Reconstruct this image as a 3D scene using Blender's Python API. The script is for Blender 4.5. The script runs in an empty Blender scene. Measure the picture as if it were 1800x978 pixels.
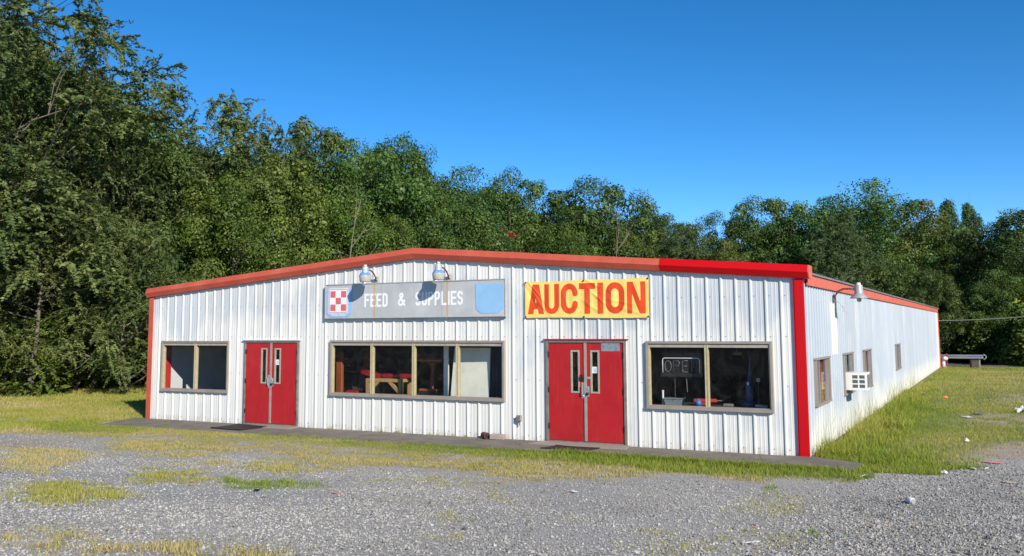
import bpy, bmesh, math, random
import numpy as np
from mathutils import Vector, Matrix

# ------------------------------------------------------------------ camera, sky, sun, exposure
scene = bpy.context.scene
col = scene.collection
cam_d = bpy.data.cameras.new('camera'); cam = bpy.data.objects.new('camera', cam_d); col.objects.link(cam)
YAW, PITCH, ROLL = -0.48627, 0.10191, -0.00567
fw = Vector((math.sin(YAW)*math.cos(PITCH), math.cos(YAW)*math.cos(PITCH), math.sin(PITCH)))
rt = Vector((math.cos(YAW), -math.sin(YAW), 0)); up = rt.cross(fw)
r2 = rt*math.cos(ROLL)+up*math.sin(ROLL); u2 = -rt*math.sin(ROLL)+up*math.cos(ROLL)
CAM = Vector((15.482, -18.883, 2.523))
cam.matrix_world = Matrix(((r2.x,u2.x,-fw.x,CAM.x),(r2.y,u2.y,-fw.y,CAM.y),(r2.z,u2.z,-fw.z,CAM.z),(0,0,0,1)))
cam_d.sensor_width = 36; cam_d.sensor_fit = 'HORIZONTAL'; cam_d.lens = 1614.0/1800*36
cam_d.shift_y = -(489-412.26)/1800
cam_d.clip_end = 3000; cam_d.clip_start = .1
scene.camera = cam

SUN_EL = math.radians(27); SUN_H = Vector((0.823, -0.568, 0)).normalized()
sun_vec = SUN_H*math.cos(SUN_EL)+Vector((0,0,math.sin(SUN_EL)))
world = bpy.data.worlds.new('World'); scene.world = world; world.use_nodes = True
wn = world.node_tree.nodes; wl = world.node_tree.links
bgn = wn['Background']; sky = wn.new('ShaderNodeTexSky'); sky.sky_type = 'NISHITA'; sky.sun_disc = False
sky.sun_elevation = SUN_EL; sky.sun_rotation = math.atan2(SUN_H.x, SUN_H.y)
sky.air_density = 0.65; sky.dust_density = 0.0; sky.ozone_density = 1.5; sky.altitude = 2500
hsv = wn.new('ShaderNodeHueSaturation'); hsv.inputs['Saturation'].default_value = 1.34; hsv.inputs['Hue'].default_value = .497
wl.new(sky.outputs[0], hsv.inputs['Color']); wl.new(hsv.outputs[0], bgn.inputs[0]); bgn.inputs[1].default_value = 0.146
sun_d = bpy.data.lights.new('sun', 'SUN'); sun_d.energy = 5.0; sun_d.angle = math.radians(.5); sun_d.color = (1, .93, .82)
sun = bpy.data.objects.new('sun', sun_d); col.objects.link(sun)
sun.location = (40, -30, 30); sun.rotation_euler = (-sun_vec).to_track_quat('-Z', 'Y').to_euler()
scene.view_settings.view_transform = 'Standard'; scene.view_settings.look = 'None'
scene.view_settings.gamma = 1; scene.view_settings.exposure = 0.42
scene.view_settings.use_curve_mapping = False
try:
    scene.cycles.max_bounces = 8; scene.cycles.transparent_max_bounces = 12; scene.cycles.caustics_reflective = False; scene.cycles.caustics_refractive = False
except Exception: pass

# ------------------------------------------------------------------ helpers
def tag(o, label=None, cat=None, group=None, kind=None):
    if label: o['label'] = label
    if cat: o['category'] = cat
    if group: o['group'] = group
    if kind: o['kind'] = kind
    return o
def empty(name, loc=(0,0,0), rz=0, label=None, cat=None, group=None):
    o = bpy.data.objects.new(name, None); col.objects.link(o); o.location = loc; o.rotation_euler = (0,0,rz)
    o.empty_display_size = .2
    return tag(o, label, cat, group)
class MB:
    def __init__(s): s.v = []; s.f = []; s.m = []
    def add(s, vs, fs, m=0):
        b = len(s.v); s.v += [tuple(v) for v in vs]
        for f in fs: s.f.append(tuple(i+b for i in f)); s.m.append(m)
        return s
    def box(s, x0, x1, y0, y1, z0, z1, m=0):
        if x0 > x1: x0, x1 = x1, x0
        if y0 > y1: y0, y1 = y1, y0
        if z0 > z1: z0, z1 = z1, z0
        return s.add([(x0,y0,z0),(x1,y0,z0),(x1,y1,z0),(x0,y1,z0),(x0,y0,z1),(x1,y0,z1),(x1,y1,z1),(x0,y1,z1)],
              [(0,3,2,1),(4,5,6,7),(0,1,5,4),(1,2,6,5),(2,3,7,6),(3,0,4,7)], m)
    def bbox(s, x0, x1, y0, y1, z0, z1, b=.004, m=0):
        # box with chamfered vertical (z) and horizontal edges: an octagonal loft
        dx, dy, dz = b, b, b
        def ring(z, i): return [(x0+i,y0,z),(x1-i,y0,z),(x1,y0+i,z),(x1,y1-i,z),(x1-i,y1,z),(x0+i,y1,z),(x0,y1-i,z),(x0,y0+i,z)]
        def ringin(z): return [(x0+b,y0+b,z),(x1-b,y0+b,z),(x1-b,y0+b,z),(x1-b,y1-b,z),(x1-b,y1-b,z),(x0+b,y1-b,z),(x0+b,y1-b,z),(x0+b,y0+b,z)]
        v = ringin(z0)+ring(z0+b,b)+ring(z1-b,b)+ringin(z1)
        f = []
        for r in range(3):
            for i in range(8): f.append((r*8+i, r*8+(i+1)%8, (r+1)*8+(i+1)%8, (r+1)*8+i))
        f.append((6,5,3,1)) ; f.append((25,27,29,31))
        return s.add(v, f, m)
    def tube(s, pts, rad, n=8, m=0, cap=True):
        pts = [Vector(p) for p in pts]; N = len(pts)
        rads = rad if isinstance(rad, (list, tuple)) else [rad]*N
        vs = []; fs = []; prev = None
        for i, p in enumerate(pts):
            d = (pts[min(i+1,N-1)]-pts[max(i-1,0)]).normalized()
            if prev is None:
                a = d.orthogonal().normalized()
            else:
                a = (prev-d*prev.dot(d)).normalized()
            prev = a; b = d.cross(a)
            for k in range(n):
                t = 2*math.pi*k/n; vs.append(p+(a*math.cos(t)+b*math.sin(t))*rads[i])
        for i in range(N-1):
            for k in range(n): fs.append((i*n+k, i*n+(k+1)%n, (i+1)*n+(k+1)%n, (i+1)*n+k))
        if cap: fs.append(tuple(range(n-1,-1,-1))); fs.append(tuple((N-1)*n+k for k in range(n)))
        return s.add(vs, fs, m)
    def lathe(s, prof, c=(0,0,0), n=20, m=0):
        vs = []; fs = []
        for r, z in prof:
            for k in range(n):
                t = 2*math.pi*k/n; vs.append((c[0]+r*math.cos(t), c[1]+r*math.sin(t), c[2]+z))
        for i in range(len(prof)-1):
            for k in range(n): fs.append((i*n+k, i*n+(k+1)%n, (i+1)*n+(k+1)%n, (i+1)*n+k))
        return s.add(vs, fs, m)
    def prism(s, poly, axis, a, b, m=0):
        # poly 2D extruded along axis from a to b; axis 'x': poly=(y,z); 'y': (x,z); 'z': (x,y)
        def P(q, t): return {'x': (t,q[0],q[1]), 'y': (q[0],t,q[1]), 'z': (q[0],q[1],t)}[axis]
        n = len(poly); vs = [P(q,a) for q in poly]+[P(q,b) for q in poly]
        fs = [tuple(range(n)), tuple(range(2*n-1,n-1,-1))]+[(i,(i+1)%n,n+(i+1)%n,n+i) for i in range(n)]
        return s.add(vs, fs, m)
    def build(s, name, mats, parent=None, smooth=False, loc=None):
        me = bpy.data.meshes.new(name); me.from_pydata(s.v, [], s.f)
        for mt in (mats if isinstance(mats, (list,tuple)) else [mats]): me.materials.append(mt)
        if any(s.m): me.polygons.foreach_set('material_index', s.m)
        bm = bmesh.new(); bm.from_mesh(me); bmesh.ops.recalc_face_normals(bm, faces=bm.faces); bm.to_mesh(me); bm.free()
        if smooth: me.polygons.foreach_set('use_smooth', [True]*len(me.polygons))
        me.update()
        o = bpy.data.objects.new(name, me); col.objects.link(o)
        if parent: o.parent = parent
        if loc is not None: o.location = loc
        return o
def shared(name, me, parent=None, loc=(0,0,0), rz=0, scale=None):
    o = bpy.data.objects.new(name, me); col.objects.link(o); o.location = loc; o.rotation_euler = (0,0,rz)
    if scale: o.scale = scale
    if parent: o.parent = parent
    return o
def np_mesh(name, V, F, mat, attrs=None, smooth=False):
    V = np.ascontiguousarray(V, np.float32); F = np.ascontiguousarray(F, np.int32); k = F.shape[1]
    me = bpy.data.meshes.new(name); me.vertices.add(len(V)); me.vertices.foreach_set('co', V.ravel())
    me.loops.add(F.size); me.loops.foreach_set('vertex_index', F.ravel())
    me.polygons.add(len(F)); me.polygons.foreach_set('loop_start', np.arange(0, F.size, k, dtype=np.int32))
    me.polygons.foreach_set('use_smooth', np.full(len(F), smooth))
    for an, av in (attrs or {}).items():
        a = me.attributes.new(an, 'FLOAT', 'POINT'); a.data.foreach_set('value', np.ascontiguousarray(av, np.float32))
    me.materials.append(mat); me.update(calc_edges=True); me.validate()
    return me
def copy_tree(o, parent=None):
    c = o.copy(); col.objects.link(c)
    if parent: c.parent = parent
    for ch in o.children: copy_tree(ch, c)
    return c

# value noise (numpy), used for layout of grass, gravel and trees
_rs = np.random.RandomState(11); _tab = _rs.rand(256, 256)
def vnoise(x, y, s=1.0, o=0):
    x = np.asarray(x, float)*s+17.3*o; y = np.asarray(y, float)*s+9.1*o
    xi = np.floor(x).astype(int); yi = np.floor(y).astype(int); fx = x-xi; fy = y-yi
    fx = fx*fx*(3-2*fx); fy = fy*fy*(3-2*fy)
    g = lambda a, b: _tab[a & 255, b & 255]
    return (g(xi,yi)*(1-fx)+g(xi+1,yi)*fx)*(1-fy)+(g(xi,yi+1)*(1-fx)+g(xi+1,yi+1)*fx)*fy
def fbm(x, y, s=1.0, o=0, n=3):
    r = 0; a = .5; t = 0
    for i in range(n): r = r+a*vnoise(x, y, s*2**i, o+i*3); t += a; a *= .5
    return r/t
def sstep(a, b, x):
    t = np.clip((np.asarray(x, float)-a)/(b-a), 0, 1); return t*t*(3-2*t)

# ------------------------------------------------------------------ materials
class NT:
    def __init__(s, name):
        s.m = bpy.data.materials.new(name); s.m.use_nodes = True; s.t = s.m.node_tree; s.n = s.t.nodes; s.l = s.t.links
        s.p = s.n['Principled BSDF']; s.out = s.n['Material Output']
    def N(s, typ, **kw):
        n = s.n.new(typ)
        for k, v in kw.items(): setattr(n, k, v)
        return n
    def link(s, a, b): s.l.new(a, b); return s
    def pos(s, scale=(1,1,1), obj=False):
        if obj: g = s.N('ShaderNodeTexCoord').outputs['Object']
        else: g = s.N('ShaderNodeNewGeometry').outputs['Position']
        mp = s.N('ShaderNodeMapping'); mp.inputs['Scale'].default_value = scale; s.link(g, mp.inputs[0]); return mp.outputs[0]
    def noise(s, vec, scale=5, detail=4, rough=.6, dist=0):
        n = s.N('ShaderNodeTexNoise'); n.inputs['Scale'].default_value = scale; n.inputs['Detail'].default_value = detail
        n.inputs['Roughness'].default_value = rough; n.inputs['Distortion'].default_value = dist; s.link(vec, n.inputs['Vector']); return n.outputs[0]
    def ramp(s, fac, a, b, lo=0., hi=1., smooth=False):
        # map range lo..hi -> a..b
        n = s.N('ShaderNodeMapRange'); n.inputs[1].default_value = lo; n.inputs[2].default_value = hi; n.inputs[3].default_value = a; n.inputs[4].default_value = b
        if smooth: n.interpolation_type = 'SMOOTHSTEP'
        s.link(fac, n.inputs[0]); return n.outputs[0]
    def math(s, op, a, b=None, clamp=False):
        n = s.N('ShaderNodeMath', operation=op); n.use_clamp = clamp
        for i, v in enumerate((a, b)):
            if v is None: continue
            if isinstance(v, (int, float)): n.inputs[i].default_value = v
            else: s.link(v, n.inputs[i])
        return n.outputs[0]
    def mix(s, fac, a, b, mode='MIX'):
        n = s.N('ShaderNodeMix', data_type='RGBA', blend_type=mode)
        for i, v in ((0, fac), (6, a), (7, b)):
            if isinstance(v, (int, float)): n.inputs[i].default_value = v
            elif isinstance(v, (tuple, list)): n.inputs[i].default_value = (*v[:3], 1)
            else: s.link(v, n.inputs[i])
        return n.outputs[2]
    def attr(s, name): return s.N('ShaderNodeAttribute', attribute_name=name).outputs['Fac']
    def sep(s, vec):
        n = s.N('ShaderNodeSeparateXYZ'); s.link(vec, n.inputs[0]); return n.outputs
    def bump(s, h, strength=.3, dist=.01, normal=None):
        n = s.N('ShaderNodeBump'); n.inputs['Strength'].default_value = strength; n.inputs['Distance'].default_value = dist
        s.link(h, n.inputs['Height'])
        if normal: s.link(normal, n.inputs['Normal'])
        s.link(n.outputs[0], s.p.inputs['Normal']); return n.outputs[0]
    def col(s, c):
        if isinstance(c, (tuple, list)): s.p.inputs['Base Color'].default_value = (*c[:3], 1)
        else: s.link(c, s.p.inputs['Base Color'])
        return s
    def set(s, rough=.5, metal=0, spec=.5):
        s.p.inputs['Roughness'].default_value = rough; s.p.inputs['Metallic'].default_value = metal; s.p.inputs['Specular IOR Level'].default_value = spec; return s
def simple(name, c, rough=.5, metal=0, spec=.5, var=.25, scale=6., bump=0, dirt=None, obj=False, stretch=(1,1,1)):
    t = NT(name); v = t.pos(stretch, obj); n = t.noise(v, scale, 5, .6)
    lo = tuple(x*(1-var) for x in c); hi = tuple(min(1, x*(1+var*.7)) for x in c)
    cc = t.mix(t.ramp(n, 0, 1, .25, .75), lo, hi)
    if dirt:
        n2 = t.noise(v, scale*.4, 6, .7); cc = t.mix(t.ramp(n2, 0, dirt[1], .5, .75), cc, dirt[0])
    t.col(cc).set(rough, metal, spec)
    if bump: t.bump(t.noise(v, scale*6, 4, .6), bump, .01)
    return t.m

M = {}
def wall_mat(name, side):
    t = NT(name); P = t.pos(); x, y, z = t.sep(P)
    hor = y if side else x
    cmb = t.N('ShaderNodeCombineXYZ'); t.link(hor, cmb.inputs[0]); t.link(z, cmb.inputs[2])
    V = cmb.outputs[0]
    mp = t.N('ShaderNodeMapping'); mp.inputs['Scale'].default_value = (1.0,1,.55); t.link(V, mp.inputs[0])
    blotch = t.noise(mp.outputs[0], 1.1, 4, .55)
    ms = t.N('ShaderNodeMapping'); ms.inputs['Scale'].default_value = (9,1,.35); t.link(V, ms.inputs[0])
    streak = t.noise(ms.outputs[0], 2.0, 4, .6)
    cream = (.66,.652,.615); grey = (.47,.505,.54)
    if side:
        # chalked blue grey paint; cream repaint patch under the lamp and along the foot
        a = t.ramp(z, 0, 1, .9, .25)
        f = t.math('ADD', t.math('MULTIPLY', a, .75), t.math('MULTIPLY', t.ramp(blotch, -.1, .45, .45, .75), 1), True)
        py = t.math('MULTIPLY', t.ramp(y,0,1,3.30,3.34), t.ramp(y,1,0,4.22,4.26)); pz = t.math('MULTIPLY', t.ramp(z,0,1,1.86,1.9), t.ramp(z,1,0,3.06,3.10))
        f = t.math('MAXIMUM', f, t.math('MULTIPLY', py, pz))
        far = t.math('MULTIPLY', t.ramp(y,0,.9,41.5,43.5), 1); f = t.math('MAXIMUM', f, far)
        base = t.mix(f, (.325,.37,.425), (.57,.55,.48)); base = t.mix(t.ramp(streak, .45, 0, .25, .5), base, (.47,.50,.53))
    else:
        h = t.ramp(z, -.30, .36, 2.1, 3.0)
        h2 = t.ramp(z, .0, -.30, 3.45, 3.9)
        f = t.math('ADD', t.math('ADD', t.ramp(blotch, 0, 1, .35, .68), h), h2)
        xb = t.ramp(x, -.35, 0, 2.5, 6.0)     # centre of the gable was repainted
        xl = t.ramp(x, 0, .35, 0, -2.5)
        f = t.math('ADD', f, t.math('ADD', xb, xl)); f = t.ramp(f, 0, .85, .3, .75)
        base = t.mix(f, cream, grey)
    base = t.mix(t.ramp(streak, 0, .35, .45, .8), base, (.50,.51,.50))
    sp = t.noise(V, 14, 3, .7); base = t.mix(t.ramp(sp, 0, .55, .70, .80), base, (.30,.28,.26))
    foot = t.math('MULTIPLY', t.ramp(z, .7, 0, 0.02, .16), t.ramp(t.noise(V, 5, 5, .7), 0, 1, .42, .72))
    base = t.mix(foot, base, (.33,.22,.12))
    oi = t.N('ShaderNodeObjectInfo'); hs = t.N('ShaderNodeHueSaturation'); t.link(t.ramp(oi.outputs['Random'], .93, 1.04), hs.inputs['Value']); t.link(base, hs.inputs['Color'])
    t.col(hs.outputs[0]).set(.45, 0, .4)
    t.bump(t.noise(V, 1.7, 3, .5), .28, .02)
    return t.m
M['wall'] = wall_mat('white_painted_steel', False); M['wall_side'] = wall_mat('chalky_painted_steel', True)
M['fascia'] = simple('faded_red_trim', (.47,.085,.05), .5, 0, .35, .18, 2.5, 0, ((.50,.17,.11), .6))
M['red_trim'] = simple('bright_red_trim', (.50,.003,.006), .45, 0, .25, .08, 1.5)
M['salmon'] = simple('salmon_trim', (.60,.13,.075), .55, 0, .3, .15, 3, 0, ((.5,.2,.14), .4))
t = NT('door_red_paint'); P = t.pos(); z_ = t.sep(P)[2]; st_ = t.noise(t.pos((7,1,.6)), 2.5, 5, .65); n_ = t.noise(P, 1.5, 4, .6)
c_ = t.mix(t.ramp(n_, 0, 1, .3, .7), (.34,.010,.013), (.43,.016,.020)); c_ = t.mix(t.ramp(st_, 0, .45, .55, .8), c_, (.46,.075,.065))
kick = t.math('MULTIPLY', t.ramp(z_, .9, .05, .05, .55), t.ramp(t.noise(P, 6, 6, .75), 0, 1, .48, .68)); c_ = t.mix(kick, c_, (.24,.035,.03))
c_ = t.mix(t.ramp(t.noise(P, 22, 3, .7), 0, .6, .73, .80), c_, (.5,.2,.17)); t.col(c_).set(.5, 0, .3); t.bump(n_, .12, .02); M['door_red'] = t.m
M['frame_taupe'] = simple('taupe_aluminium', (.33,.28,.235), .45, .2, .5, .15, 4)
M['frame_cream'] = simple('cream_frame', (.35,.31,.245), .5, 0, .4, .2, 9)
M['mull_yellow'] = simple('yellowed_frame', (.43,.37,.22), .5, 0, .4, .2, 12, 0, ((.34,.25,.13), .5))
M['steel_grey'] = simple('grey_steel', (.24,.225,.20), .5, .3, .5, .3, 8, 0, ((.12,.07,.04), .6))
M['alu'] = simple('brushed_aluminium', (.6,.6,.6), .35, .8, .5, .1, 10)
M['dark_metal'] = simple('dark_metal', (.03,.028,.025), .45, .4)
M['rust'] = simple('rusty_pipe', (.16,.055,.03), .8, .1, .3, .5, 25)
M['lamp_grey'] = simple('lamp_enamel', (.34,.42,.50), .35, .1, .5, .1, 10)
M['lamp_cap'] = simple('photocell_cream', (.62,.52,.30), .5)
M['lamp_blue'] = simple('lamp_blue_skirt', (.14,.27,.58), .25, 0, .6, .3, 14)
M['lamp_clear'] = simple('lamp_acrylic', (.38,.37,.33), .25, 0, .6, .06, 20)
M['asph'] = simple('asphalt', (.10,.10,.095), .9, 0, .3, .3, 30, .3)
M['rubber'] = simple('black_rubber', (.018,.018,.02), .75, 0, .4, .3, 30, .3)
M['blk'] = simple('black_interior', (.012,.012,.012), .7)
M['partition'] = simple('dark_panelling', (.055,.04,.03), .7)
M['lining'] = simple('white_wallboard', (.66,.66,.66), .8, 0, .2, .06, 3)
M['lining_red'] = simple('red_painted_board', (.55,.02,.02), .6)
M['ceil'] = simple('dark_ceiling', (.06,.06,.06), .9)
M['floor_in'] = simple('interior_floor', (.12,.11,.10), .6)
M['roof'] = simple('galvanised_roof', (.38,.38,.37), .45, .6, .5, .2, 3)
M['wood'] = simple('red_brown_wood', (.28,.085,.025), .45, 0, .4, .35, 8, 0, None, True, (1,1,.15))
M['wood_light'] = simple('pine_timber', (.42,.25,.10), .6, 0, .3, .25, 8, 0, None, True, (1,1,.2))
M['vinyl'] = simple('red_vinyl', (.24,.008,.015), .3, 0, .5, .08, 6)
M['board'] = simple('off_white_board', (.80,.77,.66), .7, 0, .2, .08, 4, 0, ((.35,.33,.25), .3))
M['curtain'] = simple('navy_cloth', (.03,.05,.08), .9)
M['paper'] = simple('white_paper', (.75,.75,.74), .7)
M['blue_plastic'] = simple('blue_plastic', (.02,.06,.20), .25)
M['blue_bright'] = simple('bright_blue_plastic', (.03,.2,.6), .4)
M['white_plastic'] = simple('white_plastic', (.74,.73,.70), .4, 0, .5, .06, 5, 0, ((.45,.42,.36), .35))
M['grille'] = simple('grey_grille', (.20,.21,.21), .6, .2)
M['galv'] = simple('galvanised_steel', (.42,.44,.46), .4, .7, .5, .12, 3)
M['red_paint'] = simple('red_paint', (.45,.03,.02), .5)
M['orange'] = simple('orange_print', (.7,.12,.02), .5)
M['pink'] = simple('pink_paper', (.7,.25,.22), .7)
M['tan_paper'] = simple('tan_card', (.62,.47,.25), .8)
M['brick'] = simple('weathered_block', (.33,.27,.24), .9, 0, .2, .3, 20, .4)
M['bark'] = simple('bark', (.17,.14,.11), .9, 0, .2, .45, 9, .6, None, False, (1,1,.25))
M['neon'] = simple('unlit_neon_tube', (.72,.72,.70), .2, 0, .6, .04, 5)
M['neon_dim'] = simple('unlit_letter_tube', (.16,.16,.15), .2, 0, .6, .1, 5)
M['plate'] = simple('worn_grey_plate', (.27,.30,.33), .5, .3, .5, .4, 18)
M['sign_blue'] = simple('faded_blue_print', (.26,.46,.69), .5, 0, .3, .10, 4)
M['sign_white'] = simple('white_print', (.74,.74,.74), .5, 0, .3, .05, 4)
M['sign_red'] = simple('faded_red_print', (.60,.13,.14), .5, 0, .3, .1, 4)

def glass_mat():
    t = NT('dusty_window_glass'); t.n.remove(t.p)
    tr = t.N('ShaderNodeBsdfTransparent'); tr.inputs[0].default_value = (.86,.88,.88,1)
    gl = t.N('ShaderNodeBsdfGlossy'); gl.inputs['Roughness'].default_value = .02
    fr = t.N('ShaderNodeLayerWeight'); fr.inputs[0].default_value = .5      # facing term, the same from both sides of the pane
    mx = t.N('ShaderNodeMixShader'); t.link(t.math('ADD', t.math('MULTIPLY', t.math('POWER', fr.outputs['Facing'], 5.0), .9), .022), mx.inputs[0]); t.link(tr.outputs[0], mx.inputs[1]); t.link(gl.outputs[0], mx.inputs[2])
    df = t.N('ShaderNodeBsdfDiffuse'); df.inputs[0].default_value = (.55,.58,.58,1)
    v = t.pos(); d = t.ramp(t.noise(v, 3, 6, .7, 1.5), .0, .03, .45, .8); sp = t.ramp(t.noise(v, 60, 2, .5), 0, .22, .70, .78)
    m2 = t.N('ShaderNodeMixShader'); t.link(t.math('ADD', d, sp), m2.inputs[0]); t.link(mx.outputs[0], m2.inputs[1]); t.link(df.outputs[0], m2.inputs[2])
    t.link(m2.outputs[0], t.out.inputs[0]); return t.m
M['glass'] = glass_mat()

def concrete_mat():
    t = NT('old_concrete'); v = t.pos(); n = t.noise(v, 1.6, 6, .65); n2 = t.noise(v, 45, 3, .6)
    c = t.mix(t.ramp(n, 0, 1, .3, .7), (.115,.098,.078), (.225,.198,.165)); c = t.mix(t.ramp(n2, 0, .5, .5, .75), c, (.32,.31,.29)); c = t.mix(t.ramp(n2, .6, 0, .25, .45), c, (.06,.055,.05))
    cr = t.N('ShaderNodeTexVoronoi', feature='DISTANCE_TO_EDGE'); cr.inputs['Scale'].default_value = .8; t.link(v, cr.inputs[0])
    c = t.mix(t.ramp(cr.outputs[0], .8, 0, .0, .006), c, (.03,.028,.025))
    t.col(c).set(.9, 0, .25); t.bump(n2, .5, .006); return t.m
M['concrete'] = concrete_mat()
M['concrete_light'] = simple('pale_concrete', (.30,.27,.23), .9, 0, .2, .2, 12, .3)

def ground_mat():
    t = NT('gravel_and_soil'); v = t.pos()
    g = t.attr('grass'); dry = t.attr('dry'); wood = t.attr('wood')
    vo = t.N('ShaderNodeTexVoronoi'); vo.inputs['Scale'].default_value = 52; t.link(v, vo.inputs[0])
    vb = t.N('ShaderNodeTexVoronoi'); vb.inputs['Scale'].default_value = 95; t.link(v, vb.inputs[0])
    s1 = t.sep(vo.outputs['Color'])[0]; s2 = t.sep(vb.outputs['Color'])[1]
    st = t.mix(t.ramp(s1, 0, 1, 0, 1), (.31,.298,.275), (.60,.58,.54))
    st2 = t.mix(t.ramp(s2, 0, 1, 0, 1), (.33,.318,.292), (.58,.56,.52)); st = t.mix(.45, st, st2)
    st = t.mix(t.ramp(vo.outputs[0], 0, .55, .32, .62), st, (.09,.09,.09))
    big = t.noise(v, .45, 5, .6); st = t.mix(t.ramp(big, 0, .6, .42, .7), st, (.42,.39,.34)); st = t.mix(t.ramp(t.noise(t.pos((.5,1.3,1)), .9, 4, .6), 0, .35, .5, .75), st, (.31,.29,.26))
    fine = t.noise(v, 9, 5, .7)
    soil = t.mix(t.ramp(fine, 0, 1, .3, .7), (.11,.085,.055), (.24,.19,.12))
    turf = t.mix(dry, (.13,.17,.028), (.42,.33,.13)); turf = t.mix(t.ramp(fine, 0, .5, .35, .7), turf, (.12,.10,.045))
    gg = t.ramp(t.math('ADD', g, t.ramp(t.noise(v, 14, 5, .75), -.45, .45, .3, .7)), 0, .9, .35, 1.0)
    soilf = t.ramp(t.math('ADD', g, t.ramp(t.noise(v, 3, 5, .7), -.3, .3, .25, .75)), 0, .75, .18, .6)
    c = t.mix(t.math('MULTIPLY', soilf, .6), st, soil); sf = t.ramp(t.math('ADD', t.attr('soil'), t.ramp(t.noise(v, 2.5, 5, .7), -.4, .4, .3, .7)), 0, .85, .3, .8); c = t.mix(sf, c, t.mix(t.ramp(fine, 0, 1, .3, .7), (.27,.20,.13), (.44,.36,.26))); c = t.mix(gg, c, turf)
    litter = t.mix(t.ramp(fine, 0, 1, .3, .7), (.025,.02,.012), (.07,.05,.03)); c = t.mix(wood, c, litter)
    t.col(c).set(.92, 0, .2)
    h = t.math('ADD', t.math('MULTIPLY', vo.outputs[0], -1), t.math('MULTIPLY', fine, .6)); t.bump(h, .6, .015); return t.m
M['ground'] = ground_mat()
def attr_mat(name, lo, hi, attr='v', rough=.7, spec=.3, trans=0, mid=None, objvar=0, trcol=None):
    t = NT(name); a = t.attr(attr)
    if mid: c = t.mix(t.ramp(a, 0, 1, .5, 1), t.mix(t.ramp(a, 0, 1, 0, .5), lo, mid), hi)
    else: c = t.mix(a, lo, hi)
    if objvar:
        oi = t.N('ShaderNodeObjectInfo'); hs = t.N('ShaderNodeHueSaturation')
        t.link(t.ramp(oi.outputs['Random'], .5-.022*objvar, .5+.014*objvar), hs.inputs['Hue'])
        rr = t.math('FRACT', t.math('MULTIPLY', oi.outputs['Random'], 7.31)); t.link(t.ramp(rr, 1-.28*objvar, 1+.30*objvar), hs.inputs['Value']); t.link(c, hs.inputs['Color']); c = hs.outputs[0]
    t.col(c).set(rough, 0, spec)
    if trans:
        tl = t.N('ShaderNodeBsdfTranslucent'); t.link(t.mix(.5, c, trcol or (.25,.32,.05)), tl.inputs[0])
        mx = t.N('ShaderNodeMixShader'); mx.inputs[0].default_value = trans; t.link(t.p.outputs[0], mx.inputs[1]); t.link(tl.outputs[0], mx.inputs[2]); t.link(mx.outputs[0], t.out.inputs[0])
    return t.m
M['stone'] = attr_mat('crushed_stone', (.085,.082,.076), (.48,.465,.435), mid=(.32,.310,.290), rough=.9, spec=.15)
M['blade'] = attr_mat('grass_blades', (.13,.245,.022), (.55,.44,.22), 'dry', .65, .2, .42, (.37,.375,.062), trcol=(.3,.3,.06))
M['leaf_F'] = attr_mat('feathery_olive_leaves', (.026,.052,.011), (.215,.235,.075), mid=(.090,.120,.030), rough=.6, trans=.15, objvar=.8)
M['leaf_B'] = attr_mat('dark_green_leaves', (.020,.050,.009), (.125,.175,.034), mid=(.055,.108,.018), rough=.55, trans=.14, objvar=1)
M['leaf_G'] = attr_mat('bright_green_leaves', (.034,.075,.010), (.19,.235,.042), mid=(.085,.140,.019), rough=.55, trans=.18, objvar=.7)
M['leaf_Y'] = attr_mat('yellowing_leaves', (.04,.068,.014), (.22,.21,.045), mid=(.10,.125,.026), rough=.5, trans=.22, objvar=.6)
M['leaf_P'] = attr_mat('pine_needles', (.030,.060,.020), (.13,.18,.055), mid=(.065,.105,.034), rough=.5, trans=.1, objvar=.5)
M['leaf_S'] = attr_mat('shrub_leaves', (.04,.085,.012), (.22,.26,.045), mid=(.09,.15,.022), rough=.45, trans=.22, objvar=1)
M['fallen'] = attr_mat('fallen_leaves', (.25,.07,.03), (.65,.33,.08), rough=.7)
M['leaf_T'] = M['leaf_B']
M['drape'] = simple('maroon_cloth', (.34,.02,.03), .8)
M['wood_tan'] = simple('tan_board', (.45,.20,.07), .6, 0, .3, .3, 5, 0, None, False, (1,.3,3))
M['leaf_red'] = attr_mat('red_leaves', (.14,.015,.012), (.35,.03,.02), rough=.5, trans=.2)

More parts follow.
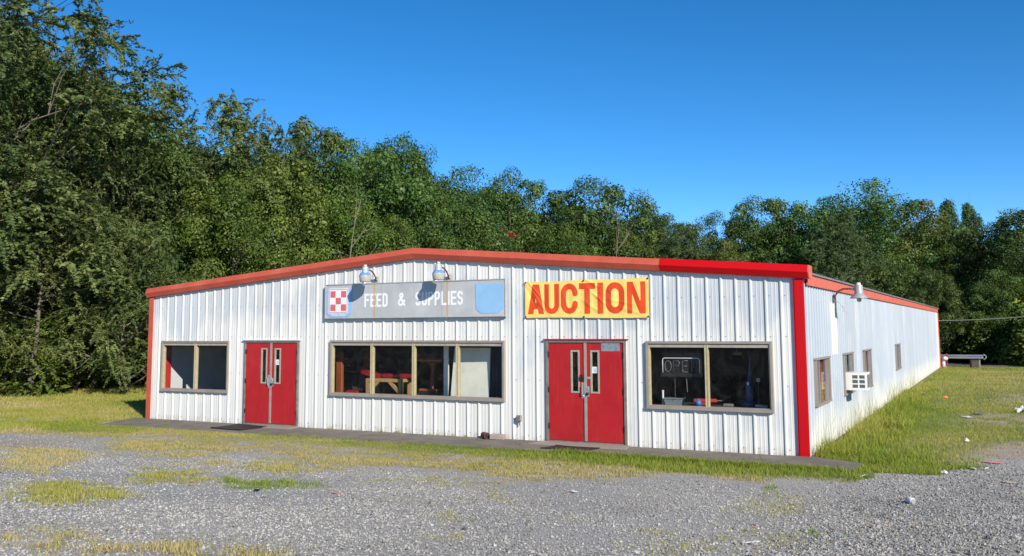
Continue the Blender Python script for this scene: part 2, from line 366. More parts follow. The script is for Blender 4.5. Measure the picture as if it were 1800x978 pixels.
# ------------------------------------------------------------------ the ground: one sheet, gravel lot falling gently to the building, woods rising behind
STRIP = [(-6.23,-4.6),(-5.19,-4.41),(-4.02,-4.51),(-3.37,-4.1),(-1.36,-5.93),(0.93,-6.71),(1.83,-6.16),(1.86,-4.87),(3.66,-5.56),(4.98,-6.19),(5.7,-4.84),(7.13,-5.22),(8.72,-6.14),(9.16,-5.0),(10.14,-4.99),(10.61,-3.55),(11.58,-3.61),(12.77,-2.69),(13.24,-2.84),(13.6,-1.32),(14.33,-1.4),(15.0,0.08),(15.79,3.61),
         (26,5.5),(60,8),(400,8),(400,700),(-400,700),(-400,-5),(-12,-5)]
PATCH = [('yellow',4.96,-11.02,0.40,0.43,1.07,-0.80),('yellow',3.94,-8.52,0.29,0.35,1.04,-0.93),('dry',0.51,-8.33,0.33,0.47,2.22,-1.55),('dry',2.54,-6.28,0.30,0.28,0.57,-0.56),('gold',3.98,-6.00,0.47,0.43,0.99,-1.11),('dry',4.45,-4.89,0.32,0.27,0.93,-1.18),('green',5.98,-8.41,0.34,0.40,0.41,-0.45),('green',5.01,-8.44,0.12,0.12,0.43,-0.43),('dry',8.25,-13.5,0.42,0.30,0.75,-0.55),('dry',9.3,-13.0,.5,.3,.3,-.25),('dry',-1.0,-6.9,.8,.4,.9,-.7),('dry',8.61,-13.52,0.10,0.07,0.25,-0.19),('sparse',9.72,-9.97,0.21,0.18,0.17,-0.26),('sparse',10.51,-11.08,0.14,0.12,0.18,-0.28),('sparse',12.54,-9.95,0.30,0.24,0.27,-0.82),('sparse',13.26,-8.90,0.31,0.26,0.18,-0.81),('sparse',12.61,-5.83,0.40,0.29,0.32,-1.49),('green',13.79,-8.12,0.07,0.06,0.04,-0.26),('green',11.98,-4.02,0.10,0.05,0.13,-0.57),('sparse',8.87,-6.87,0.16,0.14,0.54,-0.98),('sparse',7.6,-6.3,.9,.5,.3,-.5)]
BARE = [(15.6,9.78,1.5,0.5,0.02,-2.1),(15.9,2.9,1.1,0.35,0.0,-1.5),(16.2,19,1.2,.3,0,-3),(-9.36,-2.05,0.46,0.20,0.44,-0.30)]
GREEN = [(12.88,-0.9,2.2,0.9,0.25,-1.3),(-5.9,-2.3,1.7,0.7,1.5,-1.1),(10.5,-2.2,2.6,.3,.1,-.55),(6.0,-1.95,2.2,.1,.1,-.35)]
def ell(x, y, e):
    cx, cy, ax, ay, bx, by = e; det = ax*by-bx*ay
    dx = x-cx; dy = y-cy; u = (dx*by-dy*bx)/det; v = (ax*dy-ay*dx)/det
    return np.sqrt(u*u+v*v)
def pip(x, y, poly):
    ins = np.zeros(x.shape, bool); n = len(poly)
    for i in range(n):
        x0, y0 = poly[i]; x1, y1 = poly[(i+1)%n]
        c = ((y0 > y) != (y1 > y)); xi = (x1-x0)*(y-y0)/((y1-y0) if y1 != y0 else 1e-9)+x0
        ins ^= c & (x < xi)
    return ins
def edge_dist(x, y):
    d = np.full(x.shape, 99.)
    for i in range(22):
        ax, ay = STRIP[i]; bx, by = STRIP[i+1]; L = (bx-ax)**2+(by-ay)**2
        t = np.clip(((x-ax)*(bx-ax)+(y-ay)*(by-ay))/L, 0, 1); d = np.minimum(d, np.hypot(x-ax-t*(bx-ax), y-ay-t*(by-ay)))
    return d
def cover(x, y):
    """grass density 0..1 and dryness 0..1 at plan positions"""
    x = np.asarray(x, float); y = np.asarray(y, float)
    wx = x+.9*(fbm(x, y, 1.3, 1)-.5); wy = y+.9*(fbm(x, y, 1.3, 7)-.5)
    ins = pip(wx, wy, STRIP); ed = edge_dist(wx, wy)
    n1 = fbm(x, y, 1.1, 21); n2 = fbm(x, y, 3.2, 33)
    front = (y < 0)
    dens = np.where(ins, sstep(-.1, 1.3, ed)*.85+.15, 0.)
    # the verge: a close green band along the apron, thinning to scattered straw towards the gravel
    band = sstep(-3.1, -2.05, y+.35*(n1-.5)); verge = ins & front & (x > -3.5)
    dens = np.where(verge, np.maximum(band*.95, sstep(-.1, 1.0, ed)*(.30+.62*sstep(.36, .60, n2*.5+fbm(x, y, 5, 81)*.5))), dens)
    dens = np.where(ins & front, dens*sstep(.28, .58, n2*.40+n1*.30+fbm(x, y, 7, 61)*.30+.075*np.clip(ed,0,1.8)+.08*band), np.maximum(dens*sstep(.05, .3, n2), np.where(ins & ~front, .5, 0)))
    dry = np.where(ins, .86-.30*sstep(0, 2.2, ed)+.8*(n1-.5), .85)
    lawn = ins & (y > .5); dry = np.where(lawn, np.where(x > 0, .42, .52)+.85*(fbm(x, y, .35, 5)-.45)+.3*(n1-.5), dry)
    dry = np.where(lawn & (x < 0), dry+.02, dry)
    dry = np.where(ins & (x > 12), dry-.30*sstep(3.2,.6,x-12-y*.03)*sstep(20,4,y), dry)
    dry = np.where(verge, .80-.55*band*sstep(-1,7,x)-.18*band+.6*(n1-.5), dry)
    for e in GREEN:
        w = sstep(1.2, .6, ell(wx, wy, e)); dry = dry*(1-w)+w*(.12+.30*n2); dens = np.where(ins, np.maximum(dens, w*.95), dens)
    for e in BARE:
        w = sstep(1.5, .3, ell(wx, wy, e))*sstep(.25,.6,n2); dens = dens*(1-w*.97)
    px_ = wx+.8*(fbm(x, y, 3.1, 101)-.5); py_ = wy+.8*(fbm(x, y, 3.1, 111)-.5)
    for p in PATCH:
        w = sstep(1.55, .35, ell(px_, py_, p[1:])); k = p[0]
        q = {'yellow': (1.0,.55),'dry': (.9,.86),'gold': (.85,.72),'green': (.8,.15),'sparse': (.38,.6)}[k]
        dens = np.maximum(dens, w*q[0]*sstep(.24,.64,n2*.5+fbm(x, y, 6, 71)*.5)); dry = np.where(w > .05, q[1]+.3*(n2-.5), dry)
    # thin stray blades all over the gravel, fewer in the driven middle
    stray = .05*sstep(.55, .75, fbm(x, y, .8, 51)); dens = np.maximum(dens, np.where(ins, 0, stray))
    on_slab = (x > -6.9) & (x < 13.1) & (y > -1.42) & (y < 0.05); dens = np.where(on_slab, 0, dens)
    inside = (x > -6.41) & (x < 12.03) & (y > -.02) & (y < 44.3); dens = np.where(inside, 0, dens)
    return dens, np.clip(dry, 0, 1)
def bare_soil(x, y):
    return np.max([sstep(1.5, .4, ell(x, y, e)) for e in BARE[:3]]+[.8*sstep(1.5, .4, ell(x, y, (-2.81,-6.30,.6,.6,1.4,-.95)))], axis=0)
def woods(x, y):
    x = np.asarray(x, float); y = np.asarray(y, float)
    w1 = sstep(-19.2, -20.6, x+.8*(vnoise(x, y, .5, 3)-.5))*sstep(1.5, 4.5, y+0*x+(x+20)*-.3)
    w2 = sstep(48, 52, y+0*x)*1.0; w2 = np.where(y > 50, 1, w2)
    w3 = sstep(16, 18.5, x-.1*(y-42))*sstep(34, 38, y)
    return np.clip(np.maximum(np.maximum(w1, w2), w3), 0, 1)
def gz(x, y):
    x = np.asarray(x, float); y = np.asarray(y, float)
    z = -.03+.88*sstep(2.5, 17.5, -y)
    near = sstep(1.6, 2.6, -y)+sstep(-8, -10, x)+sstep(13.2, 14.5, x); near = np.clip(near, 0, 1)
    z = z+near*.05*(fbm(x, y, .5, 2)-.5)
    z = z-.05*((x > -6.6) & (x < 12.9) & (y > -1.35)) # cut for slab and floor
    z = z+5.0*sstep(-24, -60, x)*sstep(0, 6, y)+4.5*sstep(58, 100, y)
    return z
xs = np.concatenate([[-900,-500,-300,-200,-140,-110], np.arange(-90,-30,4), np.arange(-30,-9,.5), np.arange(-9,17.5,.13), np.arange(17.5,30,.5), np.arange(30,90,5), [110,150,220,400,900]])
ys = np.concatenate([[-600,-300,-150,-80,-50,-36], np.arange(-28,-15,1), np.arange(-15,1,.13), np.arange(1,12,.3), np.arange(12,50,.6), np.arange(50,110,4), [125,150,220,400,1200]])
GX, GY = np.meshgrid(xs, ys); nx, ny = len(xs), len(ys)
gd, gdry = cover(GX.ravel(), GY.ravel())
Vg = np.stack([GX.ravel(), GY.ravel(), gz(GX.ravel(), GY.ravel())], 1)
ii = (np.arange(ny-1)[:,None]*nx+np.arange(nx-1)[None]).ravel(); Fg = np.stack([ii, ii+1, ii+nx+1, ii+nx], 1)
gme = np_mesh('ground', Vg, Fg, M['ground'], {'grass': gd, 'dry': gdry, 'wood': woods(GX.ravel(), GY.ravel()), 'soil': bare_soil(GX.ravel(), GY.ravel())}, True)
ground = bpy.data.objects.new('ground', gme); col.objects.link(ground); tag(ground, kind='structure')
# road behind the lot, beyond the guardrail
mb = MB(); mb.box(-60, 60, 46.6, 51.2, -.3, .03); road = mb.build('road', M['asph']); tag(road, kind='structure')

# concrete apron along the front, cast in slabs
apron = empty('concrete_apron', (0,0,0)); tag(apron, kind='structure')
def front_edge(x): return float(np.interp(x, [-6.4,0,3.4,7.5,11,13.05], [-1.62,-1.58,-1.52,-1.43,-1.62,-1.56]))
cuts = [-6.95,-4.1,-1.75,.62,2.9,5.2,7.35,9.7,11.6,13.08]
for a, b in zip(cuts[:-1], cuts[1:]):
    a0, b0 = a+.006, b-.006; dz = random.Random(int(a*10)).uniform(-.006,.006)
    yb0 = -.02; yb1 = -.02
    poly = [(a0 if a > -6.9 else -6.3, front_edge(a)),(b0, front_edge(b)),(b0, -.03 if b < 13 else -.5)]
    if b > 13: poly.append((12.1,-.03))
    poly.append((a0,-.03))
    m_ = MB(); m_.prism(poly, 'z', -.12, -.004+dz); m_.build('slab', M['concrete'], apron)
for x0, x1, y in ((-2.2,-.75,-.55),(6.3,8.35,-.62)):
    m_ = MB(); m_.prism([(x0-.1,y),(x1+.1,y+.03),(x1,-.035),(x0,-.035)], 'z', -.02, .013); m_.build('door_step', M['concrete_light'], apron)

# ------------------------------------------------------------------ the metal building
R = .3048; XL, XR = -6.41, 12.03; XM = 2.81; EAVE, RIDGE = 3.49, 4.25; LEN = 44.2
def ztop(x): return RIDGE-(RIDGE-EAVE)*abs(x-XM)/(XR-XM)
bld = empty('metal_building', (0,0,0), 0, 'long low white metal building with red roof trim and two red double doors', 'building')
FO = [(-5.89,-3.32,.83,2.21),(-2.74,-.83,-.2,2.23),(.24,5.29,.87,2.23),(6.37,8.29,-.2,2.25),(8.77,11.39,.84,2.22)]
SO = [(.95,2.65,.93,1.85),(4.83,6.35,.90,1.85),(8.55,10.1,.82,1.85),(17.5,19.0,.98,1.85)]
PROF = [(0,0),(.018,.027),(.045,.027),(.067,0),(.128,0),(.138,.0032),(.150,.0032),(.160,0),(.206,0),(.216,.0032),(.228,.0032),(.238,0)]
def panel_mesh(a, b, k0, openings, topf, place, zb=-.02, which=None):
    """ribbed sheet between a and b (ribs every R from k0), openings cut out; place(u,h,z)->xyz"""
    pts = {}
    k = math.floor((a-k0)/R)-1
    prof = []
    while k0+k*R < b+R:
        for u, h in PROF: prof.append((k0+k*R+u, h))
        k += 1
    pu = [p[0] for p in prof]; ph = [p[1] for p in prof]
    us = sorted(set([a, b]+[u for u in pu if a < u < b]+[e for o in openings for e in o[:2] if a < e < b]+([XM] if a < XM < b else [])))
    m_ = MB()
    for u0, u1 in zip(us[:-1], us[1:]):
        if u1-u0 < 1e-6: continue
        mid = (u0+u1)/2; h0 = float(np.interp(u0, pu, ph)); h1 = float(np.interp(u1, pu, ph))
        segs = [[zb, None]]
        for o in openings:
            if o[0] < mid < o[1]:
                segs = []
                if o[2] > zb+.01: segs.append([zb, o[2]])
                segs.append([o[3], None])
        for z0, z1 in segs:
            if which == 'low' and z1 is None and z0 > zb: continue
            if which == 'high' and not (z1 is None and z0 > zb): continue
            t0 = topf(u0) if z1 is None else z1; t1 = topf(u1) if z1 is None else z1
            m_.add([place(u0,h0,z0),place(u1,h1,z0),place(u1,h1,t1),place(u0,h0,t0)], [(0,1,2,3)])
    return m_
edges = [XL+.02]+[(-20+3*j)*R-.02 for j in range(0,20)]+[XR-.02]
edges = [e for i, e in enumerate(edges) if i == 0 or e-edges[i-1] > .2]
if edges[-1] < XR-.03: edges.append(XR-.02)
for a, b in zip(edges[:-1], edges[1:]):
    for wh in ('low','high'):
        pm = panel_mesh(a, b, 0, FO, ztop, lambda u,h,z: (u,-h,z), -.02, wh)
        if pm.f: pm.build('wall_panel', M['wall'], bld)
ye = [.02+.9144*j for j in range(49)]; ye = [y for y in ye if y < LEN-.2]+[LEN]
for a, b in zip(ye[:-1], ye[1:]):
    for wh in ('low','high'):
        pm = panel_mesh(a, b, .1, SO, lambda u: EAVE, lambda u,h,z: (XR+h,u,z), -.03, wh)
        if pm.f: pm.build('side_wall_panel', M['wall_side'], bld)
plain = panel_mesh(0, .9144, 0, [], lambda u: EAVE, lambda u,h,z: (-h,u,z)).build('left_wall_panel', M['wall_side'], bld); plain.location = (XL,0.02,0)
for j in range(1, 48): shared('left_wall_panel', plain.data, bld, (XL,.02+.9144*j,0))
for a, b in zip(edges[:-1], edges[1:]): panel_mesh(a, b, 0, [], ztop, lambda u,h,z: (u,LEN+h,z)).build('rear_wall_panel', M['wall_side'], bld)
# roof sheets: ribs run from ridge to eave
def roof_sheet(sx):
    m_ = MB(); w = .9144; base = [p for p in PROF]; prof = [(k*R+u, h) for k in range(3) for u, h in base]+[(w, 0)]
    x1 = (XR+.10) if sx > 0 else (XL-.10); z1 = EAVE-.008+.115; z0 = RIDGE+.115
    for (u0,h0),(u1,h1) in zip(prof[:-1], prof[1:]):
        m_.add([(XM,u0,z0+h0),(XM,u1,z0+h1),(x1,u1,z1+h1),(x1,u0,z1+h0)], [(0,1,2,3)])
        m_.add([(XM,u0,z0+h0-.02),(XM,u1,z0+h1-.02),(x1,u1,z1+h1-.02),(x1,u0,z1+h0-.02)], [(3,2,1,0)])
        m_.add([(x1,u0,z1+h0-.02),(x1,u1,z1+h1-.02),(x1,u1,z1+h1),(x1,u0,z1+h0)], [(0,1,2,3)])
    return m_
for sx in (1,-1):
    r0 = roof_sheet(sx).build('roof_sheet', M['roof'], bld); r0.location = (0,.03,0)
    for j in range(1,49): shared('roof_sheet', r0.data, bld, (0,.03+.9144*j,0))
m_ = MB(); m_.prism([(XM-.2,RIDGE+.13),(XM,RIDGE+.17),(XM+.2,RIDGE+.13)], 'y', .05, LEN+.2); m_.build('ridge_cap', M['roof'], bld)
# rake fascia with a two-faced profile
def fascia(x0, x1, mat, lift=0):
    P = [(-.015,-.012),(-.105,-.006),(-.165-lift,.115),(-.10-lift,.255+lift),(.04,.262+lift)]
    m_ = MB(); n = len(P)
    v = [(x0,y,ztop(x0)+z) for y, z in P]+[(x1,y,ztop(x1)+z) for y, z in P]
    m_.add(v, [(i,i+1,n+i+1,n+i) for i in range(n-1)]+[tuple(range(n)), tuple(range(2*n-1,n-1,-1)), (n-1,0,n,2*n-1)])
    return m_.build('rake_trim', mat, bld)
fascia(-6.55, -1.6, M['fascia']); fascia(-1.597, 2.16, M['fascia'], .002); fascia(2.163, XM, M['fascia'], .004); fascia(XM, 6.2, M['fascia'], .004); fascia(6.203, 9.12, M['fascia'])
o = fascia(9.123, 12.17, M['red_trim'], .006); o['label'] = 'newer bright red length of roof trim'
m_ = MB(); m_.prism([(-.02,3.47),(-.10,3.49),(-.16,3.6),(-.10,3.735),(.25,3.735),(.25,3.47)], 'x', 12.171, 12.19); m_.build('trim_end_cap', M['salmon'], bld)
# corner posts
m_ = MB(); m_.box(11.885,12.06,-.062,-.036,-.06,3.475); m_.box(12.045,12.062,-.036,.03,-.06,3.475); m_.build('corner_trim', M['red_trim'], bld)
m_ = MB(); m_.box(11.855,11.885,-.050,-.02,-.05,3.475); m_.build('corner_trim_return', M['red_trim'], bld)
m_ = MB(); m_.box(-6.47,-6.30,-.062,-.036,-.03,3.475); m_.box(-6.47,-6.445,-.036,.1,-.03,3.475); m_.build('corner_trim', M['fascia'], bld)
m_ = MB(); m_.box(12.03,12.10,LEN-.12,LEN+.03,-.03,3.3); m_.build('corner_trim', M['salmon'], bld)
# eave trim along the side, ribbed lower lip
pe = 48
for j in range(pe):
    y0 = .26+j*.9144; y1 = min(y0+.9144, LEN)
    if y1-y0 < .1: continue
    m_ = MB(); m_.box(12.068,12.092,y0+.002,y1-.002,3.355,3.56); m_.build('eave_trim', M['salmon'], bld)
m_ = MB(); m_.box(12.02,12.066,.0,LEN,3.48,3.60); m_.build('eave_strut', M['salmon'], bld)
# foundation lip under the side wall
m_ = MB(); m_.box(11.9,12.10,.05,LEN,-.3,-.035); m_.build('foundation', M['concrete'], bld)
# screws
m_ = MB()
k = -20
while k < 39:
    x = k*R+.105
    for z in (.10,1.35,2.33,3.15):
        if any(o[0]-.05 < x < o[1]+.05 and o[2]-.08 < z < o[3]+.08 for o in FO): continue
        m_.box(x-.008,x+.008,-.008,.0,z-.008,z+.008)
    k += 1
tag(m_.build('wall_screws', M['steel_grey'], bld), kind='stuff')
m_ = MB(); rr = random.Random(5)
for j in range(int(LEN/R)):
    for z in (.15,1.1,2.2,3.1):
        y = .1+j*R+.1+rr.uniform(-.02,.02)
        if any(o[0]-.1 < y < o[1]+.1 and o[2]-.1 < z < o[3]+.1 for o in SO): continue
        m_.box(XR,XR+.008,y-.01,y+.01,z-.01,z+.01)
tag(m_.build('side_wall_screws', M['steel_grey'], bld), kind='stuff')
# interior shell
m_ = MB(); m_.box(XL+.05,XR-.05,.05,LEN-.05,-.14,-.005); m_.build('floor_slab', M['floor_in'], bld)
m_ = MB(); m_.box(XL+.1,XR-.1,7.0,7.12,0,3.3); m_.build('added_partition', M['partition'], bld)  # added dark wall, cuts bounced light so the interior stays dim
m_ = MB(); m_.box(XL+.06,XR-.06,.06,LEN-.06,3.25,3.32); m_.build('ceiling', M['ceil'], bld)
m_ = MB(); m_.box(XL+.06,XL+.10,.06,6.9,0,3.24); m_.build('wall_lining', M['lining'], bld)
m_ = MB(); m_.box(XL+.10,XL+.16,.10,.62,0,3.24); m_.build('red_board', M['lining_red'], bld)
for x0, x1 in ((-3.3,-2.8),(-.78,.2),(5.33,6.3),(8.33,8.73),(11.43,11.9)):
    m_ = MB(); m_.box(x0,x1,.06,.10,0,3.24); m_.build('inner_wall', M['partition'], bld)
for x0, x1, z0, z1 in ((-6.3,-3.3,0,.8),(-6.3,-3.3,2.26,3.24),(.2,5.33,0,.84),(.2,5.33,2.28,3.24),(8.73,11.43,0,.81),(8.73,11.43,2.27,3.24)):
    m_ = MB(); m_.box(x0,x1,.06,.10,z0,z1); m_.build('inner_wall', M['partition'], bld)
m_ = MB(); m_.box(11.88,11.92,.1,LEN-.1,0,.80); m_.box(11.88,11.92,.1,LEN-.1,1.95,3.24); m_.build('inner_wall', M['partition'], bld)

# shop windows: outer trim > head bar, jambs, mullions, panes
def shop_window(x0, x1, z0, z1, mull):
    t = .040
    m_ = MB(); m_.box(x0-.02,x1+.02,-.075,.02,z1-t,z1+.012); m_.box(x0-.02,x1+.02,-.085,.02,z0-.03,z0+t)
    m_.box(x0-.02,x0+t-.012,-.072,.02,z0+t,z1-t); m_.box(x1-t+.012,x1+.02,-.072,.02,z0+t,z1-t)
    w = m_.build('window', M['frame_taupe'], bld)
    xi0, xi1, zi0, zi1 = x0+t-.01, x1-t+.01, z0+t, z1-t
    m_ = MB(); m_.box(xi0,xi1,-.045,.05,zi1-.078,zi1-.006); m_.build('head_bar', M['frame_cream'], w)
    m_ = MB(); m_.box(xi0,xi0+.028,-.05,.05,zi0,zi1-.079); m_.build('jamb', M['mull_yellow'], w)
    m_ = MB(); m_.box(xi1-.028,xi1,-.05,.05,zi0,zi1-.079); m_.build('jamb', M['mull_yellow'], w)
    m_ = MB(); m_.box(xi0+.029,xi1-.029,-.04,.05,zi0,zi0+.012); m_.build('sill_bar', M['frame_taupe'], w)
    stops = [xi0+.028]
    for mx in mull:
        m_ = MB(); m_.box(mx-.037,mx-.012,-.052,.05,zi0,zi1-.002); m_.box(mx+.012,mx+.037,-.052,.05,zi0,zi1-.002); m_.box(mx-.013,mx+.013,-.044,.05,zi0,zi1-.002,1)
        m_.build('mullion', [M['mull_yellow'],M['frame_cream']], w); stops += [mx-.037, mx+.037]
    stops.append(xi1-.028)
    for a, b in zip(stops[::2], stops[1::2]):
        m_ = MB(); m_.add([(a+.001,.022,zi0+.012),(b-.001,.022,zi0+.012),(b-.001,.022,zi1-.080),(a+.001,.022,zi1-.080)], [(0,1,2,3)]); m_.build('pane', M['glass'], w)
    return w
shop_window(*FO[0], [-4.575]); shop_window(*FO[2], [1.53,2.78,4.03]); shop_window(*FO[4], [10.06])
for y0, y1, z0, z1 in SO:
    m_ = MB(); t = .05
    m_.box(XR-.02,XR+.075,y0-.05,y1+.05,z1-.02,z1+.02); m_.box(XR-.02,XR+.07,y0-.05,y1+.05,z0-.05,z0)
    m_.box(XR-.02,XR+.06,y0-.03,y0+t,z0,z1-.02); m_.box(XR-.02,XR+.06,y1-t,y1+.03,z0,z1-.02)
    w = m_.build('side_window', M['frame_taupe'], bld)
    m_ = MB(); m_.box(XR-.01,XR+.045,y0+.36,y0+.44,z0,z1-.021); m_.build('mullion', M['alu'], w)
    m_ = MB(); m_.box(XR-.01,XR+.042,y1-.30,y1-.22,z0,z1-.021); m_.build('mullion', M['alu'], w)
    ss = [y0+t, y0+.36, y0+.44, y1-.30, y1-.22, y1-t]
    for a, b in zip(ss[::2], ss[1::2]):
        m_ = MB(); m_.add([(XR+.005,a,z0),(XR+.005,b,z0),(XR+.005,b,z1-.02),(XR+.005,a,z1-.02)], [(0,1,2,3)]); m_.build('pane', M['glass'], w)

# red double doors: frame, two leaves each with a narrow lite, hinges, hardware
def double_door(x0, x1, zt, second):
    m_ = MB(); j = .055
    m_.box(x0,x0+j,-.05,.08,-.01,zt); m_.box(x1-j,x1,-.05,.08,-.01,zt); m_.box(x0+j,x1-j,-.048,.08,zt-.05,zt); m_.box(x0+j,x1-j,-.03,.08,-.01,.035)
    m_.build('door_frame', M['steel_grey'], bld)
    m_ = MB(); m_.box(x0-.05,x1+.05,-.075,-.002,zt+.004,zt+.03); m_.build('drip_cap', M['red_trim'] if second else M['wall'], bld)
    xc = (x0+x1)/2
    for side in (-1,1):
        a, b = (x0+j+.004, xc-.004) if side < 0 else (xc+.004, x1-j-.004)
        la, lb = (b-.34, b-.145) if side < 0 else (a+.125, a+.32)
        z0, z1 = .045, zt-.055; l0, l1 = 1.10, 2.02
        m_ = MB()
        for (p, q, r, s) in ((a,la,z0,z1),(lb,b,z0,z1),(la,lb,z0,l0),(la,lb,l1,z1)): m_.box(p,q,-.022,.025,r,s)
        d = m_.build('door', M['door_red'], bld)
        m_ = MB(); f = .028
        m_.box(la-.01,lb+.01,-.034,.0,l1-f,l1+.01); m_.box(la-.01,lb+.01,-.034,.0,l0-.01,l0+f); m_.box(la-.01,la+f,-.034,.0,l0+f,l1-f); m_.box(lb-f,lb+.01,-.034,.0,l0+f,l1-f); m_.build('lite_frame', M['frame_cream'], d)
        m_ = MB(); m_.box(la+f-.005,lb-f+.005,-.008,.0,l0+f-.005,l1-f+.005); m_.build('lite', M['glass'], d)
        hx = a-.002 if side < 0 else b+.002
        for hz in (.35,1.15,1.93):
            m_ = MB(); m_.box(hx-.018,hx+.018,-.045,-.01,hz-.06,hz+.06); m_.tube([(hx,-.045,hz-.062),(hx,-.045,hz+.062)], .012, 8); m_.build('hinge', M['dark_metal'], d)
        if side < 0:
            m_ = MB(); px = b-.06; m_.box(px-.035,px+.035,-.030,-.021,.98,1.32); m_.tube([(px,-.03,1.02),(px,-.075,1.05),(px,-.075,1.25),(px,-.03,1.28)], .012, 8); m_.build('pull_handle', M['alu'], d)
        else:
            m_ = MB(); px = a+.055; m_.box(px-.03,px+.03,-.030,-.021,1.02,1.24); m_.build('lock_plate', M['alu'], d)
            m_ = MB(); m_.lathe([(0,0),(.03,.005),(.034,.025),(.026,.045),(0,.05)], n=14)
            m_.v = [(px-.01+x, -.03-z, 1.08+y) for x, y, z in m_.v]; m_.build('door_knob', M['dark_metal'], d, True)
            m_ = MB(); m_.box(px-.012,px+.012,-.05,-.03,1.16,1.22); m_.build('latch', M['alu'], d)
            m_ = MB(); zz = 1.60 if second else 1.66; m_.box(la+f,lb-f-.01,-.012,-.0085,zz-.07,zz+.07); st = m_.build('sticker', M['paper'], d)
            m_ = MB(); 
            for q in range(3): m_.box(la+f+.02,lb-f-.035,-.014,-.0125,zz-.045+q*.03,zz-.03+q*.03)
            m_.build('sticker_print', M['sign_blue'], d)
            if second:
                m_ = MB(); m_.box(b-.52,b-.09,-.030,-.0225,zt-.24,zt-.062); m_.build('name_plate', M['plate'], d)
                m_ = MB(); m_.box(px-.09,px+.06,-.035,-.0225,1.40,1.45); m_.build('hasp', M['alu'], d)
                m_ = MB(); m_.box(px-.20,px-.12,-.055,-.024,1.36,1.44); m_.tube([(px-.19,-.04,1.44),(px-.19,-.04,1.48),(px-.13,-.04,1.48),(px-.13,-.04,1.44)], .008, 6); m_.build('padlock', M['dark_metal'], d)
    m_ = MB(); m_.box(xc-.03,xc+.03,-.045,-.0235,.05,zt-.06); m_.build('astragal', M['steel_grey' if False else 'alu2'], bld)
M['alu2'] = simple('worn_astragal', (.36,.33,.29), .5, .3, .5, .25, 6)
double_door(-2.74,-.83,2.23,False); double_door(6.37,8.29,2.25,True)

# ------------------------------------------------------------------ things fixed to the building
def polyarc(cx, cz, rx, rz, a0, a1, n=14): return [(cx+rx*math.cos(math.radians(a0+(a1-a0)*i/n)), cz+rz*math.sin(math.radians(a0+(a1-a0)*i/n))) for i in range(n+1)]
def glyph(ch, w, s):
    h = s/2; r = w/2-h; rz = min(r*1.15, .5-h)
    if ch == 'A': return [[(h*.9-.1*(w/2-h)*1.0,-.1),(w/2,1.12)],[(w-h*.9+.1*(w/2-h),-.1),(w/2,1.12)],[(w*.25,.27),(w*.75,.27)]]
    if ch == 'U': return [[(h,1.1)]+polyarc(w/2,h+rz,r,rz,180,360)+[(w-h,1.1)]]
    if ch == 'C': return [[(w-h,.66)]+polyarc(w/2,1-h-rz,r,rz,0,180)+polyarc(w/2,h+rz,r,rz,180,360)+[(w-h,.34)]]
    if ch == 'O': return [[(w-h,.5)]+polyarc(w/2,1-h-rz,r,rz,0,180)+polyarc(w/2,h+rz,r,rz,180,360)+[(w-h,.5)]]
    if ch == 'T': return [[(0,1-h),(w,1-h)],[(w/2,0),(w/2,1)]]
    if ch == 'I': return [[(w/2,0),(w/2,1)]]
    if ch == 'N': return [[(h,0),(h,1)],[(w-h,0),(w-h,1)],[(h*.9,1.08),(w-h*.9,-.08)]]
    if ch == 'F': return [[(h,0),(h,1)],[(h,1-h),(w,1-h)],[(h,.52),(w*.88,.52)]]
    if ch == 'E': return [[(h,0),(h,1)],[(h,1-h),(w,1-h)],[(h,.51),(w*.9,.51)],[(h,h),(w,h)]]
    if ch == 'D': return [[(h,0),(h,1)],[(h,1-h)]+polyarc(w-h-r,1-h-r,r,r,90,0)+polyarc(w-h-r,h+r,r,r,0,-90)+[(h,h)]]
    if ch == 'P': return [[(h,0),(h,1)],[(h,1-h)]+polyarc(w-h-r,1-h-(.5-h)/2,r,(.54-h)/2,90,-90)+[(h,.46)]]
    if ch == 'L': return [[(h,0),(h,1)],[(h,h),(w,h)]]
    if ch == 'S':
        q = (1-s)/4; return [polyarc(w/2,1-h-q,r,q,10,270)+polyarc(w/2,h+q,r,q,90,-170)[1:]]
    if ch == '&': return [[(x*w,z) for x, z in [(.98,.04),(.36,.64),(.30,.80),(.40,.92),(.56,.94),(.68,.85),(.66,.72),(.24,.44),(.12,.28),(.18,.12),(.38,.07),(.6,.12),(.82,.30),(.95,.46)]]]
    return []
def text_sdf(X, Z, items):
    """items: (char, x0, z0, width, height, stroke fraction). Positive inside the letters"""
    best = np.full(X.shape, -9.)
    for ch, x0, z0, w, hgt, s in items:
        m = (X > x0-.05) & (X < x0+w+.05)
        if not m.any(): continue
        x = (X[m]-x0)/hgt; z = (Z[m]-z0)/hgt; d = np.full(x.shape, 9.)
        for pl in glyph(ch, w/hgt, s):
            n = len(pl)-1
            for i in range(n):
                ax, az = pl[i]; bx, bz = pl[i+1]; L = math.hypot(bx-ax, bz-az)
                if L < 1e-6: continue
                ux, uz = (bx-ax)/L, (bz-az)/L; t = (x-ax)*ux+(z-az)*uz; pd = np.abs((x-ax)*-uz+(z-az)*ux)
                tc = np.clip(t, 0, L); dd = np.hypot(pd, t-tc)-s/2
                if i == 0: dd = np.where(t < 0, np.maximum(pd-s/2, -t), dd)
                if i == n-1: dd = np.where(t > L, np.maximum(pd-s/2, t-L), dd)
                d = np.minimum(d, dd)
        d = np.maximum(d, np.abs(z-.5)-.5); best[m] = np.maximum(best[m], -d*hgt)
    return np.clip(best, -.05, .05)
